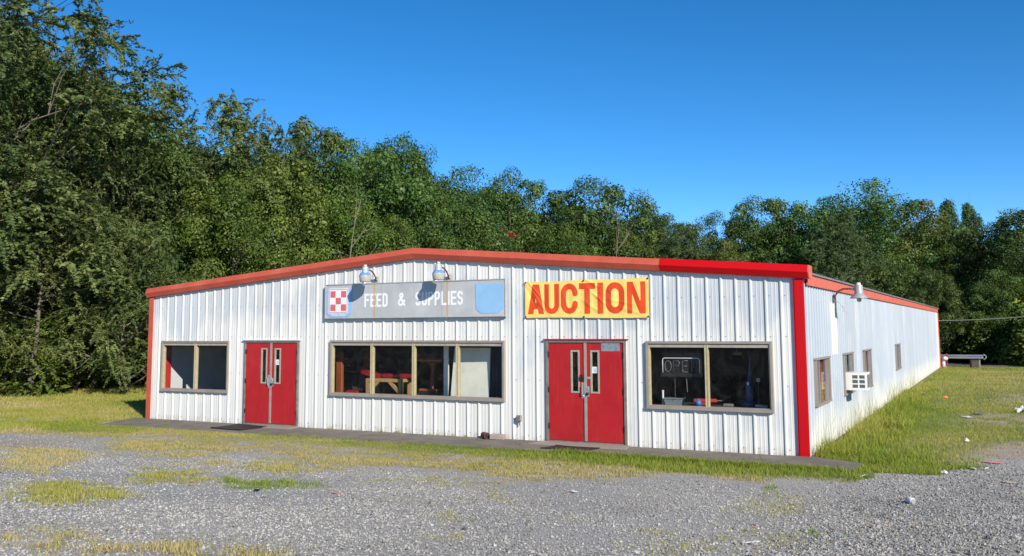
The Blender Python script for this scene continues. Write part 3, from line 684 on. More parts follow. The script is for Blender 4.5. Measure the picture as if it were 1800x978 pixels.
def grid_panel(name, x0, x1, zf0, zf1, step, items, mat, yf, parent, thick=.0):
    nx_ = int((x1-x0)/step)+1; nz_ = int((zf1(x0)-zf0(x0))/step)+1
    U, W = np.meshgrid(np.linspace(0,1,nx_), np.linspace(0,1,nz_)); X = x0+(x1-x0)*U
    lo = np.vectorize(zf0)(X); hi = np.vectorize(zf1)(X); Z = lo+(hi-lo)*W
    ink = text_sdf(X, Z, items); Y = yf(X, Z, U, W)
    V = np.stack([X.ravel(), Y.ravel(), Z.ravel()], 1); i0 = (np.arange(nz_-1)[:,None]*nx_+np.arange(nx_-1)[None]).ravel()
    me = np_mesh(name, V, np.stack([i0,i0+1,i0+nx_+1,i0+nx_],1), mat, {'ink': ink.ravel()}, True)
    return shared(name, me, parent)
# feed sign: three sheet panels in an aluminium edge
t = NT('weathered_grey_sign'); P = t.pos(); x, y, z = t.sep(P); n = t.noise(P, 1.8, 5, .6); mp = t.pos((5,1,.5)); sk = t.noise(mp, 3, 4, .65)
base = t.mix(t.ramp(n, 0, 1, .3, .7), (.36,.37,.38), (.47,.48,.49)); base = t.mix(t.ramp(sk, 0, .35, .5, .8), base, (.56,.56,.55))
base = t.mix(t.ramp(t.noise(P, 7, 5, .75), 0, .5, .66, .78), base, (.17,.17,.17))
inkf = t.ramp(t.attr('ink'), 0, 1, -.002, .002); base = t.mix(inkf, base, t.mix(t.ramp(t.noise(P, 9, 4), 0, 1, .3, .7), (.70,.71,.73), (.82,.82,.82)))
for rx in (1.64, 3.79):
    wob = t.math('ADD', x, t.ramp(t.noise(t.pos((1,1,3)), 3, 3), -.012, .012)); f = t.math('MULTIPLY', t.ramp(t.math('ABSOLUTE', t.math('SUBTRACT', wob, rx)), .95, 0, .012, .036), t.ramp(t.noise(t.pos((1,1,2)), 4, 4), .6, 1, .3, .6))
    base = t.mix(f, base, (.52,.30,.06))
t.col(base).set(.5, .0, .4); M['signface'] = t.m
sg = empty('feed_sign', (2.7,-.05,2.8), 0, 'long weathered grey feed and supplies sign with blue emblems above the middle window', 'sign')
def zs0(x): return 2.815
def zs1(x): return 3.655
items = []
x0_ = 1.335
for ch in 'FEED': items.append((ch, x0_, 3.075, .158, .335, .155)); x0_ += .187
items.append(('&', 2.36, 3.085, .21, .325, .15)); x0_ = 2.875
for ch in 'SUPPLIES':
    w_ = .06 if ch == 'I' else .158; items.append((ch, x0_, 3.085, w_, .335, .155)); x0_ += w_+.027
def rel(o_, p_): o_.location = (o_.location.x-p_.location.x, o_.location.y-p_.location.y, o_.location.z-p_.location.z); return o_
for a, b in ((.11,1.845),(1.850,3.625),(3.630,5.365)):
    rel(grid_panel('sign_panel', a, b, zs0, zs1, .011, items, M['signface'], lambda X,Z,U,W: -.110+.003*np.sin(X*2.1), sg), sg)
m_ = MB(); m_.box(.085,5.385,-.125,-.04,2.795,2.816); m_.box(.085,5.385,-.125,-.04,3.654,3.675); m_.box(.085,.111,-.125,-.04,2.816,3.654); m_.box(5.364,5.385,-.125,-.04,2.816,3.654); M['sign_edge'] = simple('weathered_alu_edge', (.50,.50,.49), .5, .3, .5, .2, 8)
rel(m_.build('sign_frame', M['sign_edge'], sg), sg)
m_ = MB(); m_.box(.10,5.37,-.10,-.04,2.81,3.66); rel(m_.build('sign_backing', M['steel_grey'], sg), sg)
def shield(x0, x1, z0, z1, ch, y): return MB().prism([(x0,z0+ch),(x0+ch*1.3,z0),(x1-ch*1.3,z0),(x1,z0+ch),(x1,z1),(x0,z1)], 'y', y, y-.003)
emb = rel(shield(.14,.945,2.835,3.555,.09,-.1145).build('emblem', M['sign_blue'], sg), sg)
m_ = MB(); m_.box(.205,.83,-.1205,-.1178,2.925,3.565); rel(m_.build('emblem_panel', M['sign_white'], emb), sg)
m_ = MB()
for q in ((.225,.81,3.53,3.545),(.225,.81,2.945,2.96),(.225,.24,2.96,3.53),(.795,.81,2.96,3.53)): m_.box(q[0],q[1],-.1225,-.1207,q[2],q[3])
rel(m_.build('emblem_border', M['sign_red'], emb), sg)
for i_ in range(3):
    for k_ in range(3):
        if (i_+k_)%2 == 0:
            m_ = MB(); xx = .265+i_*.17; zz = 2.99+k_*.17; m_.box(xx,xx+.165,-.1225,-.1207,zz,zz+.165); rel(m_.build('checker_square', M['sign_red'], emb), sg)
emb2 = rel(shield(4.585,5.335,2.875,3.565,.11,-.1165).build('emblem', M['sign_blue'], sg), sg)
cu = bpy.data.curves.new('emblem_text', 'FONT'); cu.body = 'Purina Dealer'; cu.size = .085; cu.align_x = 'CENTER'; cu.extrude = .001
to = bpy.data.objects.new('tmp', cu); col.objects.link(to); bpy.context.view_layer.update()
tme = bpy.data.meshes.new_from_object(to.evaluated_get(bpy.context.evaluated_depsgraph_get())); bpy.data.objects.remove(to)
tme.name = 'emblem_text'; tme.materials.clear(); tme.materials.append(M['sign_white'])
to = bpy.data.objects.new('emblem_text', tme); col.objects.link(to); to.parent = emb; to.rotation_euler = (math.pi/2,0,0); to.location = (.54-2.7,-.1195+.05,2.86-2.8)
emb.location = (-2.7,.05,-2.8)
for c_ in emb.children:
    if c_.name.startswith('emblem_text'): c_.location = (.54,-.1195,2.86)
    else: c_.location = (0,0,0)
emb.location = (-2.7,.05,-2.8); emb2.location = (-2.7,.05,-2.8)

# auction banner
t = NT('yellow_vinyl_banner'); P = t.pos(); n = t.noise(P, 3, 4)
f = t.ramp(t.attr('ink'), 0, 1, -.002, .002)
c = t.mix(f, t.mix(t.ramp(n,0,1,.3,.7), (.80,.57,.13), (.85,.63,.18)), t.mix(t.ramp(n,0,1,.3,.7), (.66,.058,.012), (.71,.072,.016)))
t.col(c).set(.45, 0, .35); M['banner'] = t.m
bn = empty('auction_banner', (7.36,-.05,2.74), 0, 'yellow vinyl banner with red capital letters hung above the right double door', 'banner')
def bz0(x): return 2.755-.02*(x-5.86)/3+.008*math.sin((x-5.86)*2.1)
def bz1(x): return 3.585+.015*(x-5.86)/3-.018*math.sin((x-5.86)/1.5*math.pi)**2
def by(X, Z, U, W):
    y = np.full(X.shape, -.052)
    fold = lambda cx, cz, ang, wd, amp, ln: amp*np.exp(-((-(X-cx)*math.sin(ang)+(Z-cz)*math.cos(ang))/wd)**2)*np.exp(-(((X-cx)*math.cos(ang)+(Z-cz)*math.sin(ang))/ln)**2)
    y = y-fold(6.1,3.4,-.85,.022,.016,.30)-fold(6.15,3.22,-.95,.03,.014,.25)-fold(6.3,3.0,-.75,.025,.010,.28)+fold(6.02,3.2,-1.05,.03,.010,.3)
    y = y-fold(7.6,3.47,-.5,.03,.014,.25)-fold(7.65,3.2,-.7,.03,.013,.30)-fold(7.5,3.0,-.6,.04,.011,.25)+fold(7.8,3.35,-.6,.035,.010,.2)
    y = y-fold(8.6,3.45,.5,.035,.012,.25)-fold(8.1,3.1,-.2,.03,.008,.4)-fold(6.9,3.1,-1.2,.03,.007,.3)-fold(8.4,2.9,-.3,.04,.008,.4)
    y = y-.006*np.sin(X*20.6)*np.abs(np.sin(W*3.1))-.006*(fbm(X*1.3, Z*2.0, 2.2, 4)-.5)
    return y
def bx_(u): return 5.86+(u-78)/1627*2.99
bi = []
for ch, a, b, s in (('A',120,335,.20),('U',343,545,.18),('C',570,795,.19),('T',812,1025,.20),('I',1055,1125,.20),('O',1155,1400,.20),('N',1430,1660,.165)):
    zz = 2.84-.02*(bx_(a)-5.86)/3; bi.append((ch, bx_(a), zz, bx_(b)-bx_(a), .675+.02*(bx_(a)-5.86)/3, s))
rel(grid_panel('banner_cloth', 5.86, 8.85, bz0, bz1, .012, bi, M['banner'], by, bn), bn)
for gx in (5.88,7.33,8.83):
    for gzz in (bz0(gx)+.022, bz1(gx)-.022):
        m_ = MB(); m_.lathe([(0,0),(.018,.002),(.02,.008),(.008,.012),(0,.013)], n=10); m_.v = [(gx+a, -.066-c_, gzz+b) for a, b, c_ in m_.v]; rel(m_.build('grommet', M['dark_metal'], bn), bn)

# yard lamps on curved arms
def yard_lamp(x, zb, lab):
    L = empty('yard_lamp', (x,-.04,zb), 0, lab, 'lamp', 'lamps over the feed sign')
    m_ = MB(); m_.tube([(0,-.02,-.06),(.01,-.06,.03),(.005,-.13,.15),(0,-.24,.225),(0,-.36,.245),(0,-.42,.245)], .021, 10); m_.build('arm', M['rust'], L, True)
    m_ = MB(); m_.box(-.03,.06,-.03,.0,-.10,.06); m_.tube([(.05,-.05,-.03),(.05,-.05,.04)], .02, 8); m_.build('wall_bracket', M['alu'], L)
    c = (0,-.50,0)
    m_ = MB(); m_.lathe([(0,.385),(.035,.385),(.045,.37),(.045,.335),(.03,.33)], c, 16); m_.build('photocell', M['lamp_cap'], L, True)
    m_ = MB(); m_.lathe([(.03,.335),(.075,.33),(.085,.31),(.092,.20),(.10,.165)], c, 20); m_.box(-.03,.03,-.46,-.40,.20,.28); m_.build('housing', M['lamp_grey'], L, True)
    m_ = MB(); m_.lathe([(.10,.166),(.125,.15),(.165,.085),(.168,.075)], c, 24); m_.build('skirt', M['lamp_blue'], L, True)
    m_ = MB(); m_.lathe([(.170,.078),(.172,.066),(.150,-.085),(.142,-.10),(.05,-.105),(0,-.105)], c, 24); m_.build('refractor', M['lamp_clear'], L, True)
    L.scale = (.88,.95,.88); return L
yard_lamp(1.66, 3.77, 'left of the two pale barn lamps on rusty arms above the feed sign')
yard_lamp(3.80, 3.76, 'right of the two pale barn lamps on rusty arms above the feed sign')
L = empty('wall_lamp', (12.06,3.72,3.18), 0, 'grey gooseneck lamp with bare bulb under conical shade on the side wall', 'lamp')
m_ = MB(); m_.tube([(.02,0,-.06),(.03,0,.05),(.10,0,.16),(.22,0,.215),(.36,0,.215),(.44,0,.205)], .022, 10); m_.build('arm', M['rust'], L, True)
m_ = MB(); m_.box(0,.03,-.03,.03,-.09,-.01); m_.tube([(.03,-.03,.06),(.05,-.05,.09)], .02, 8); m_.build('wall_bracket', M['steel_grey'], L)
c = (.56,0,0)
M['lamp_dull'] = simple('dull_lamp_metal', (.36,.37,.38), .5, .3, .5, .15, 10)
m_ = MB(); m_.lathe([(0,.35),(.045,.35),(.05,.30)], c, 14); m_.build('photocell', M['white_plastic'], L, True)
m_ = MB(); m_.lathe([(.05,.302),(.085,.295),(.092,.27),(.10,.10)], c, 18); m_.tube([(.40,0,.205),(.49,0,.20)], .03, 8); m_.build('housing', M['lamp_dull'], L, True)
m_ = MB(); m_.lathe([(.10,.10),(.20,.0),(.205,-.012),(.195,-.008),(.095,.09)], c, 24); m_.build('shade', M['lamp_dull'], L, True)
m_ = MB(); m_.lathe([(.03,.09),(.032,.02),(.055,-.04),(.05,-.08),(0,-.105)], c, 14); m_.build('bulb', M['lamp_clear'], L, True)
m_ = MB(); m_.tube([(.04,0,-.05),(.12,.02,-.10),(.20,.03,-.22),(.22,.03,-.30),(.19,.03,-.31)], .006, 5); m_.build('loose_wire', M['steel_grey'], L)

# window air conditioner on the side wall
ac = empty('air_conditioner', (XR+.03,4.95,.98), 0, 'white boxy air conditioner sticking out of the second side window', 'air conditioner')
W_, H_, D_ = .50, .42, .62
gr = []
for r_ in range(3):
    for c_ in range(2): gr.append((.165+c_*.16, .165+c_*.16+.128, .055+r_*.112, .055+r_*.112+.082))
m_ = MB(); m_.box(0,W_,.02,D_,0,H_)
xsb = sorted(set([0,W_]+[g[0] for g in gr]+[g[1] for g in gr])); zsb = sorted(set([0,H_]+[g[2] for g in gr]+[g[3] for g in gr]))
for a, b in zip(xsb[:-1], xsb[1:]):
    for e, f in zip(zsb[:-1], zsb[1:]):
        if not any(g[0]-1e-6 <= a and b <= g[1]+1e-6 and g[2]-1e-6 <= e and f <= g[3]+1e-6 for g in gr): m_.box(a,b,-.002,.0195,e,f)
m_.build('case', M['white_plastic'], ac)
for g in gr:
    m_ = MB()
    m_.box(g[0]+.001,g[1]-.001,.012,.0190,g[2]+.001,g[3]-.001)
    for q in range(7):
        zz = g[2]+.006+q*.0112; m_.box(g[0]+.001,g[1]-.001,.003,.0115,zz,zz+.005)
    m_.build('louvre', M['grille'], ac)
m_ = MB()
for q in range(26): m_.box(W_-.005,W_+.004,.06+q*.02,.07+q*.02,.05,H_-.05)
m_.build('condenser_fins', M['grille'], ac)

# electrical outlet by the wall foot
ob = empty('outlet_box', (5.69,-.035,.42), 0, 'small grey weatherproof outlet box low on the wall left of the right door', 'outlet')
m_ = MB(); m_.bbox(-.045,.045,-.06,.035,0,.13,.006); m_.build('box', M['alu2'], ob)
m_ = MB(); m_.bbox(-.05,.05,-.075,-.0605,.0,.135,.004); m_.build('cover', M['steel_grey'], ob)
m_ = MB(); m_.tube([(0,-.02,-.10),(0,-.02,0)], .012, 8); m_.build('conduit', M['rust'], ob)
# small cable hooks and far vent
v = empty('vent_pipe', (12.22,44.45,-.03), 0, 'white elbow pipe standing at the far foot of the side wall', 'pipe')
m_ = MB(); m_.tube([(0,0,0),(0,0,.42),(.03,-.03,.52),(.12,-.10,.55),(.2,-.16,.48)], .13, 12); m_.build('elbow', M['white_plastic'], v, True)
m_ = MB(); m_.lathe([(.0,.0),(.20,.0),(.20,.05),(.14,.06)], (0,0,0), 12); m_.build('flange', M['brick'], v)

# ------------------------------------------------------------------ things on the apron and in the lot
for (x0,x1,y0,y1,sk,lab) in ((-2.68,-1.55,-1.30,-.32,.0,'black rubber mat lying crooked before the left red door'),(6.85,7.85,-1.22,-.66,.06,'black rubber mat before the right red door, half in the grass')):
    m_ = MB(); cx_, cy_ = (x0+x1)/2, (y0+y1)/2; hx, hy = (x1-x0)/2, (y1-y0)/2
    N_ = 10; vs = []; 
    for j in range(N_+1):
        for i in range(N_+1):
            u, w = i/N_*2-1, j/N_*2-1; lift = .012*max(0, abs(u)+abs(w)-1.5)*2*(1 if i < 5 else .3)
            vs.append((u*hx+sk*w, w*hy-.12*u*hy*(1 if sk == 0 else 0), .009+lift))
    fs = [(j*(N_+1)+i, j*(N_+1)+i+1, (j+1)*(N_+1)+i+1, (j+1)*(N_+1)+i) for j in range(N_) for i in range(N_)]
    low = [(x,y,-.004) for x,y,z in vs]; nV = len(vs); m_.add(vs+low, fs+[tuple(nV+k for k in reversed(f)) for f in fs]+
      [(i, nV+i, nV+i+1, i+1) for i in range(N_)]+[(N_*(N_+1)+i+1, nV+N_*(N_+1)+i+1, nV+N_*(N_+1)+i, N_*(N_+1)+i) for i in range(N_)]+
      [((j+1)*(N_+1), nV+(j+1)*(N_+1), nV+j*(N_+1), j*(N_+1)) for j in range(N_)]+[(j*(N_+1)+N_, nV+j*(N_+1)+N_, nV+(j+1)*(N_+1)+N_, (j+1)*(N_+1)+N_) for j in range(N_)])
    o = m_.build('door_mat', M['rubber'], None, False, (cx_,cy_,.012 if x0 < 0 else .006)); tag(o, lab, 'mat')
b_ = empty('cinder_block', (5.20,-.20,0), math.radians(8), 'weathered grey block lying against the wall foot below the middle window', 'block')
m_ = MB(); m_.bbox(-.17,.17,-.075,.075,0,.12,.012); m_.build('block', M['brick'], b_)
b_ = empty('rusty_can', (4.86,-.2,0), 0, 'small rusty can lying beside the grey block at the wall foot', 'can')
m_ = MB(); m_.tube([(-.06,.05,.075),(.10,-.05,.075)], .075, 14); m_.build('can_body', M['rust'], b_)
m_ = MB(); m_.tube([(.101,-.05,.075),(.112,-.057,.075)], .055, 12); m_.build('can_end', M['dark_metal'], b_)

def crumple(name, x, y, sx, sy, sz, mat, lab, cat, seed, group=None):
    rr = random.Random(seed); N_ = 6; m_ = MB(); vs = []
    for j in range(N_+1):
        for i in range(N_+1):
            u, w = i/N_-.5, j/N_-.5; vs.append((u*sx*(1+.15*rr.uniform(-1,1)), w*sy*(1+.15*rr.uniform(-1,1)), .012+sz*max(0, rr.uniform(-.1,1))*(1-1.2*max(abs(u),abs(w)))))
    m_.add(vs, [(j*(N_+1)+i, j*(N_+1)+i+1, (j+1)*(N_+1)+i+1, (j+1)*(N_+1)+i) for j in range(N_) for i in range(N_)])
    o = m_.build(name, mat, None, True, (x,y,float(gz(x,y))+.01)); o.rotation_euler = (0,0,rr.uniform(0,6)); o.scale = (.72,.72,.72); tag(o, lab, cat, group); return o
def drink_can(x, y, mat, lab, rz):
    e = empty('drink_can', (x,y,float(gz(x,y))+.045), rz, lab, 'can')
    m_ = MB(); m_.tube([(-.055,0,0),(-.045,0,0),(.045,0,0),(.055,0,0)], [.026,.033,.033,.026], 14); m_.build('body', mat, e, True)
    m_ = MB(); m_.tube([(.0555,0,0),(.06,0,0)], .025, 12); m_.tube([(-.0555,0,0),(-.06,0,0)], .025, 12); m_.build('lids', M['alu'], e); e.scale = (1.4,1.4,1.4)
drink_can(13.63,17.3,M['orange'],'bright orange red can on the side lawn', .6); drink_can(14.22,-4.45,M['white_plastic'],'crushed white and orange can lying on the gravel at right', 2.2)
crumple('paper_scrap',13.30,-1.95,.5,.05,.03,M['paper'],'long white strip of litter on the gravel just past the apron corner','litter',1)
crumple('paper_scrap',9.79,-6.22,.22,.10,.05,M['paper'],'flat white paper scrap on the gravel below the right red door','litter',2)
crumple('paper_scrap',14.49,-1.14,.16,.14,.10,M['paper'],'small white crumpled paper at the grass edge right of the apron','litter',3)
crumple('plastic_scrap',14.53,10.01,.5,.25,.10,M['white_plastic'],'nearer pale plastic scrap on the bare patch of the side lawn','litter',4)
crumple('plastic_scrap',14.78,11.1,.6,.25,.14,M['galv'],'farther grey plastic scrap on the bare patch of the side lawn','litter',5)
crumple('plastic_bag',15.89,12.2,.5,.4,.35,M['white_plastic'],'puffed white plastic bag at the right edge of the side lawn','bag',6)
crumple('paper_scrap',14.70,3.85,.18,.18,.14,M['paper'],'crumpled white paper standing up in the side lawn grass','litter',7)
crumple('paper_scrap',15.22,.62,.45,.18,.04,M['pink'],'pink paper scrap where the right lawn meets gravel','litter',8)
crumple('card_scrap',15.47,-1.66,.25,.14,.03,M['tan_paper'],'tan cardboard scrap on the gravel at the right edge','litter',9)
crumple('paper_scrap',14.93,-.40,.26,.06,.05,M['paper'],'first of two thin white strips at the gravel edge on the right','litter',11)
crumple('paper_scrap',15.13,-.27,.26,.06,.05,M['paper'],'second thin white strip, right of its twin at the gravel edge','litter',12)
crumple('plastic_scrap',13.16,-9.4,.26,.07,.03,M['white_plastic'],'pale plastic strip on the near gravel at the bottom right','litter',13)
crumple('paper_scrap',7.43,-8.79,.20,.10,.03,M['pink'],'small pink paper scrap on the gravel left of centre','litter',14)
crumple('rubber_scrap',6.53,-9.33,.18,.10,.03,M['rubber'],'small black rubber scrap on the gravel at left','litter',15)
crumple('card_scrap',12.69,20.3,.3,.2,.12,M['tan_paper'],'tan card scrap against the foot of the side wall','litter',17)
for i, (x, y, s) in enumerate(((-9.2,-2.0,1.0),(-8.2,-1.7,.7),(-9.9,-2.3,.8))):
    crumple('limestone_chunk',x,y,.9*s,.35*s,.10,M['concrete_light'],['longest pale stone slab sunk in the left lawn','pale stone slab nearest the apron in the left lawn','pale stone slab at the left photo edge in the lawn'][i],'stone',40+i)

# guardrail, marker post, rusted box, overhead cable beyond the side wall
g = empty('guardrail', (14,45.6,0), 0, 'galvanised steel guardrail beyond the far end of the side wall', 'guardrail')
prof = [(0,.46),(-.05,.49),(-.05,.54),(0,.57),(0,.61),(-.05,.64),(-.05,.69),(0,.72)]
m_ = MB(); m_.prism([(y-.03,z) for y, z in prof]+[(y,z) for y, z in reversed(prof)], 'x', -14, .45); m_.build('rail', M['galv'], g)
m_ = MB(); m_.tube([(.46,-.02,.42),(.57,.0,.5),(.60,.02,.58),(.57,.0,.66),(.46,-.02,.74)], .03, 8); m_.build('end_piece', M['galv'], g)
for px in (-12,-10,-8,-6,-4,-2,0.2):
    m_ = MB(); m_.box(px-.06,px+.06,.03,.15,-.3,.72); m_.build('post', M['brick'], g)
p_ = empty('marker_post', (12.42,45.0,0), 0, 'thin red marker post in front of the guardrail', 'post')
m_ = MB(); m_.box(-.03,.03,-.03,.03,-.2,.80); m_.build('stake', M['red_paint'], p_)
m_ = MB(); m_.box(-.06,.06,-.035,-.031,.62,.78); m_.build('reflector', M['red_paint'], p_)
p_ = empty('dark_box', (13.95,44.6,-.03), .2, 'dark brown box on the ground under the guardrail end', 'box')
m_ = MB(); m_.bbox(-.22,.22,-.25,.25,0,.42,.02); m_.build('crate_body', M['partition'], p_)
m_ = MB(); m_.bbox(-.24,.24,-.27,.27,.421,.46,.01); m_.build('crate_lid', M['partition'], p_)
m_ = MB()
cp = [(12.1+u*10, 44.1+u*3, 2.85+.9*u-.9*u*(1-u)) for u in np.linspace(0,1,16)]
m_.tube(cp, .018, 6); o = m_.build('overhead_cable', M['galv']); tag(o, 'thin grey cable running from the far corner of the building into the trees', 'cable')

# ------------------------------------------------------------------ things seen through the windows
def legs4(x0,x1,y0,y1,z0,z1,t,mat,par,name='leg'):
    for x in (x0,x1-t):
        for y in (y0,y1-t):
            m_ = MB(); m_.box(x,x+t,y,y+t,z0,z1); m_.build(name, mat, par)
p_ = empty('timber_post', (.11,.5,0), 0, 'reddish timber post standing inside at the left end of the middle window', 'post')
m_ = MB(); m_.bbox(-.09,.09,-.05,.05,0,1.94,.01); m_.build('shaft', M['wood'], p_)
def pad(x0,x1,y0,y1,z0,z1,rot=0):
    m_ = MB(); m_.bbox(x0,x1,y0,y1,z0,z1,.03); return m_
b_ = empty('weight_bench', (-.05,1.0,0), 0, 'bench with two stacked red pads behind the timber post in the middle window', 'bench')
pad(-.38,.12,-.15,.15,1.70,1.79).build('backrest', M['vinyl'], b_); pad(-.38,.20,-.16,.16,1.52,1.62).build('seat', M['vinyl'], b_)
m_ = MB(); m_.box(-.3,-.22,-.05,.05,0,1.7); m_.box(-.32,.12,-.03,.03,1.46,1.52); m_.box(-.35,.15,-.25,.25,0,.05); m_.build('frame', M['dark_metal'], b_)
b_ = empty('display_cabinet', (.25,1.35,0), 0, 'black cabinet with red brown wooden top in the left pane of the middle window', 'cabinet')
m_ = MB(); m_.bbox(-.50,.50,-.30,.30,1.37,1.43,.012); m_.build('top', M['wood'], b_)
m_ = MB(); m_.box(-.45,.45,-.25,.25,0,1.37); m_.build('carcass', M['blk'], b_)
m_ = MB(); m_.box(-.40,-.02,-.262,-.251,.9,1.3); m_.build('door', M['partition'], b_); m_ = MB(); m_.box(.02,.40,-.262,-.251,.9,1.3); m_.build('door', M['partition'], b_)
b_ = empty('wooden_stand', (.36,1.35,1.432), 0, 'small upturned wooden pedestal standing on the black cabinet', 'stand')
m_ = MB(); m_.prism([(-.24,0),(.24,0),(.22,.08),(.12,.12),(.08,.34),(-.06,.34),(-.12,.12),(-.22,.08)], 'y', -.06, .06); m_.build('pedestal', M['wood'], b_)
b_ = empty('work_table', (1.5,.75,0), 0, 'light pine table frame with corner braces in the second pane of the middle window', 'table')
m_ = MB(); m_.box(-.55,.55,-.25,.25,1.18,1.26); m_.build('tabletop', M['wood_light'], b_); legs4(-.55,.55,-.25,.25,0,1.18,.09,M['wood_light'],b_)
for s in (-1,1):
    m_ = MB(); m_.prism([(s*.46,.88),(s*.46,1.0),(s*.24,1.18),(s*.12,1.18)], 'y', -.24, -.19); m_.build('brace', M['wood_light'], b_)
b_ = empty('exercise_bench', (1.4,.85,1.262), 0, 'red padded bench lying on the pine table in the middle window', 'bench')
m_ = MB(); m_.prism([(-.75,.10),(-.15,-.02),(-.15,.10),(-.68,.27),(-.75,.24)], 'y', -.16, .16); m_.build('backrest', M['vinyl'], b_)
m_ = MB(); m_.bbox(-.10,.85,-.15,.15,.0,.12,.03); m_.build('seat', M['vinyl'], b_)
b_ = empty('pedestal_table', (2.55,1.2,0), 0, 'red brown wooden pedestal table in the third pane of the middle window', 'table')
m_ = MB(); m_.bbox(-.50,.50,-.35,.35,1.68,1.77,.03); m_.build('tabletop', M['wood'], b_)
m_ = MB(); m_.lathe([(.10,.0),(.08,.2),(.06,.45),(.09,.55),(.12,.62)], (0,0,1.0), 16); m_.lathe([(.0,.63),(.16,.63),(.16,.67),(0,.67)], (0,0,1.0), 16); m_.build('column', M['wood'], b_, True)
m_ = MB(); m_.bbox(-.28,.28,-.25,.25,.93,1.0,.02); m_.box(-.30,.30,-.26,.26,0,.93,1); m_.build('base', [M['wood'],M['blk']], b_)
b_ = empty('white_board', (4.12,.30,0), math.radians(-2), 'large off white board leaning inside the right pane of the middle window', 'board')
m_ = MB(); m_.add([(-.58,.0,.0),(.56,.0,.0),(.56,.12,2.06),(-.46,.12,2.06),(-.58,.03,.0),(.56,.03,.0),(.56,.15,2.06),(-.46,.15,2.06)], [(0,1,2,3),(7,6,5,4),(0,4,5,1),(1,5,6,2),(2,6,7,3),(3,7,4,0)]); m_.build('sheet', M['board'], b_)
m_ = MB(); m_.box(-.80,-.66,.15,.18,0,2.1); m_.build('batten', M['board'], b_)
b_ = empty('dark_curtain', (4.95,.42,0), 0, 'dark navy curtain hanging at the right end of the middle window', 'curtain')
m_ = MB(); vs = []; n_ = 24
for k_ in range(n_+1):
    x_ = -.28+.6*k_/n_; y_ = .05*math.sin(k_*1.5); vs += [(x_,y_,.7),(x_,y_,2.2)]
m_.add(vs, [(2*k,2*k+2,2*k+3,2*k+1) for k in range(n_)]); m_.build('cloth', M['curtain'], b_)
m_ = MB(); m_.tube([(-.32,0,2.21),(.36,0,2.21)], .015, 8); m_.build('rod', M['dark_metal'], b_)
b_ = empty('stacked_chair', (.55,.55,0), .4, 'red padded chair seat low behind the left pane of the middle window', 'chair')
pad(-.20,.20,-.18,.18,.86,.95).build('seat', M['vinyl'], b_); legs4(-.18,.18,-.16,.16,0,.86,.03,M['dark_metal'],b_)
# right window: unlit neon sign, counter and its clutter
o_ = empty('open_sign', (9.44,.20,1.48), 0, 'unlit neon sign reading OPEN hanging in the right window', 'sign')
m_ = MB(); m_.box(-.43,.43,.04,.06,0,.50); m_.box(-.44,.44,-.02,.06,-.002,.075); m_.build('backing', M['blk'], o_)
m_ = MB(); m_.tube([(-.405,-.01,.08),(-.405,-.01,.34),(-.395,-.01,.375),(-.37,-.01,.39),(.37,-.01,.39),(.395,-.01,.375),(.405,-.01,.34),(.405,-.01,.08)], .011, 8); m_.build('border_tube', M['neon'], o_, True)
def ntube(pts, nm): m_ = MB(); m_.tube([(x,-.005,z) for x, z in pts], .0075, 6); m_.build(nm, M['neon_dim'], o_, True)
zb_, zt_ = .10, .34
ntube(polyarc(-.285,.22,.07,.115,-80,275,20), 'letter_o'); ntube([(-.165,zb_),(-.165,zt_),(-.06,zt_),(-.03,.29),(-.06,.225),(-.16,.22)], 'letter_p')
ntube([(.14,zt_),(.035,zt_),(.035,zb_),(.145,zb_)], 'letter_e'); ntube([(.035,.222),(.12,.222)], 'letter_e_bar'); ntube([(.23,zb_),(.23,zt_),(.345,zb_),(.345,zt_)], 'letter_n')
m_ = MB(); m_.tube([(-.15,.03,0),(-.16,.05,-.5)], .004, 5); m_.tube([(.1,.03,0),(.11,.05,-.32)], .009, 6); m_.build('cord', M['steel_grey'], o_)
m_ = MB(); m_.tube([(-.35,.05,.5),(-.35,.05,1.2)], .003, 5); m_.tube([(.35,.05,.5),(.35,.05,1.2)], .003, 5); m_.build('hanging_wire', M['steel_grey'], o_)
b_ = empty('display_counter', (10.05,.65,0), 0, 'low dark counter under the clutter in the right window', 'counter')
m_ = MB(); m_.bbox(-1.25,1.25,-.48,.55,.82,.865,.008); m_.build('top', M['partition'], b_); m_ = MB(); m_.box(-1.2,1.2,-.42,.5,0,.82); m_.build('carcass', M['blk'], b_)
b_ = empty('upright_vacuum', (10.72,.8,.866), 0, 'dark blue upright vacuum cleaner in the right window', 'vacuum')
m_ = MB(); m_.bbox(-.13,.13,-.16,.12,0,.09,.03); m_.build('base', M['blue_plastic'], b_)
m_ = MB(); m_.lathe([(.06,.09),(.085,.15),(.082,.40),(.06,.50),(.045,.54)], (0,0,0), 16); m_.build('dust_bag', M['blue_plastic'], b_, True)
m_ = MB(); m_.tube([(0,0,.5),(.01,.02,.65),(.015,.03,.9),(.03,.03,1.10)], [.035,.025,.016,.014], 10); m_.tube([(.03,.03,1.10),(.045,-.01,1.13)], .018, 8); m_.build('handle', M['blue_plastic'], b_, True)
m_ = MB(); m_.box(-.02,.02,-.09,-.08,.44,.50); m_.build('badge', M['alu'], b_)
b_ = empty('fan_stand', (10.86,1.05,.866), 0, 'thin stand with a small round white head beside the vacuum cleaner', 'stand')
m_ = MB(); m_.tube([(0,0,0),(0,0,.50)], .008, 6); m_.build('rod', M['steel_grey'], b_); m_ = MB(); m_.tube([(0,.02,.53),(0,-.02,.53)], .045, 14); m_.build('head', M['white_plastic'], b_)
m_ = MB(); m_.lathe([(0,.0),(.08,.0),(.08,.015),(0,.02)], n=14); m_.build('foot', M['steel_grey'], b_)
b_ = empty('grey_tub', (9.20,.42,.866), .1, 'grey plastic tub in the lower left of the right window', 'tub')
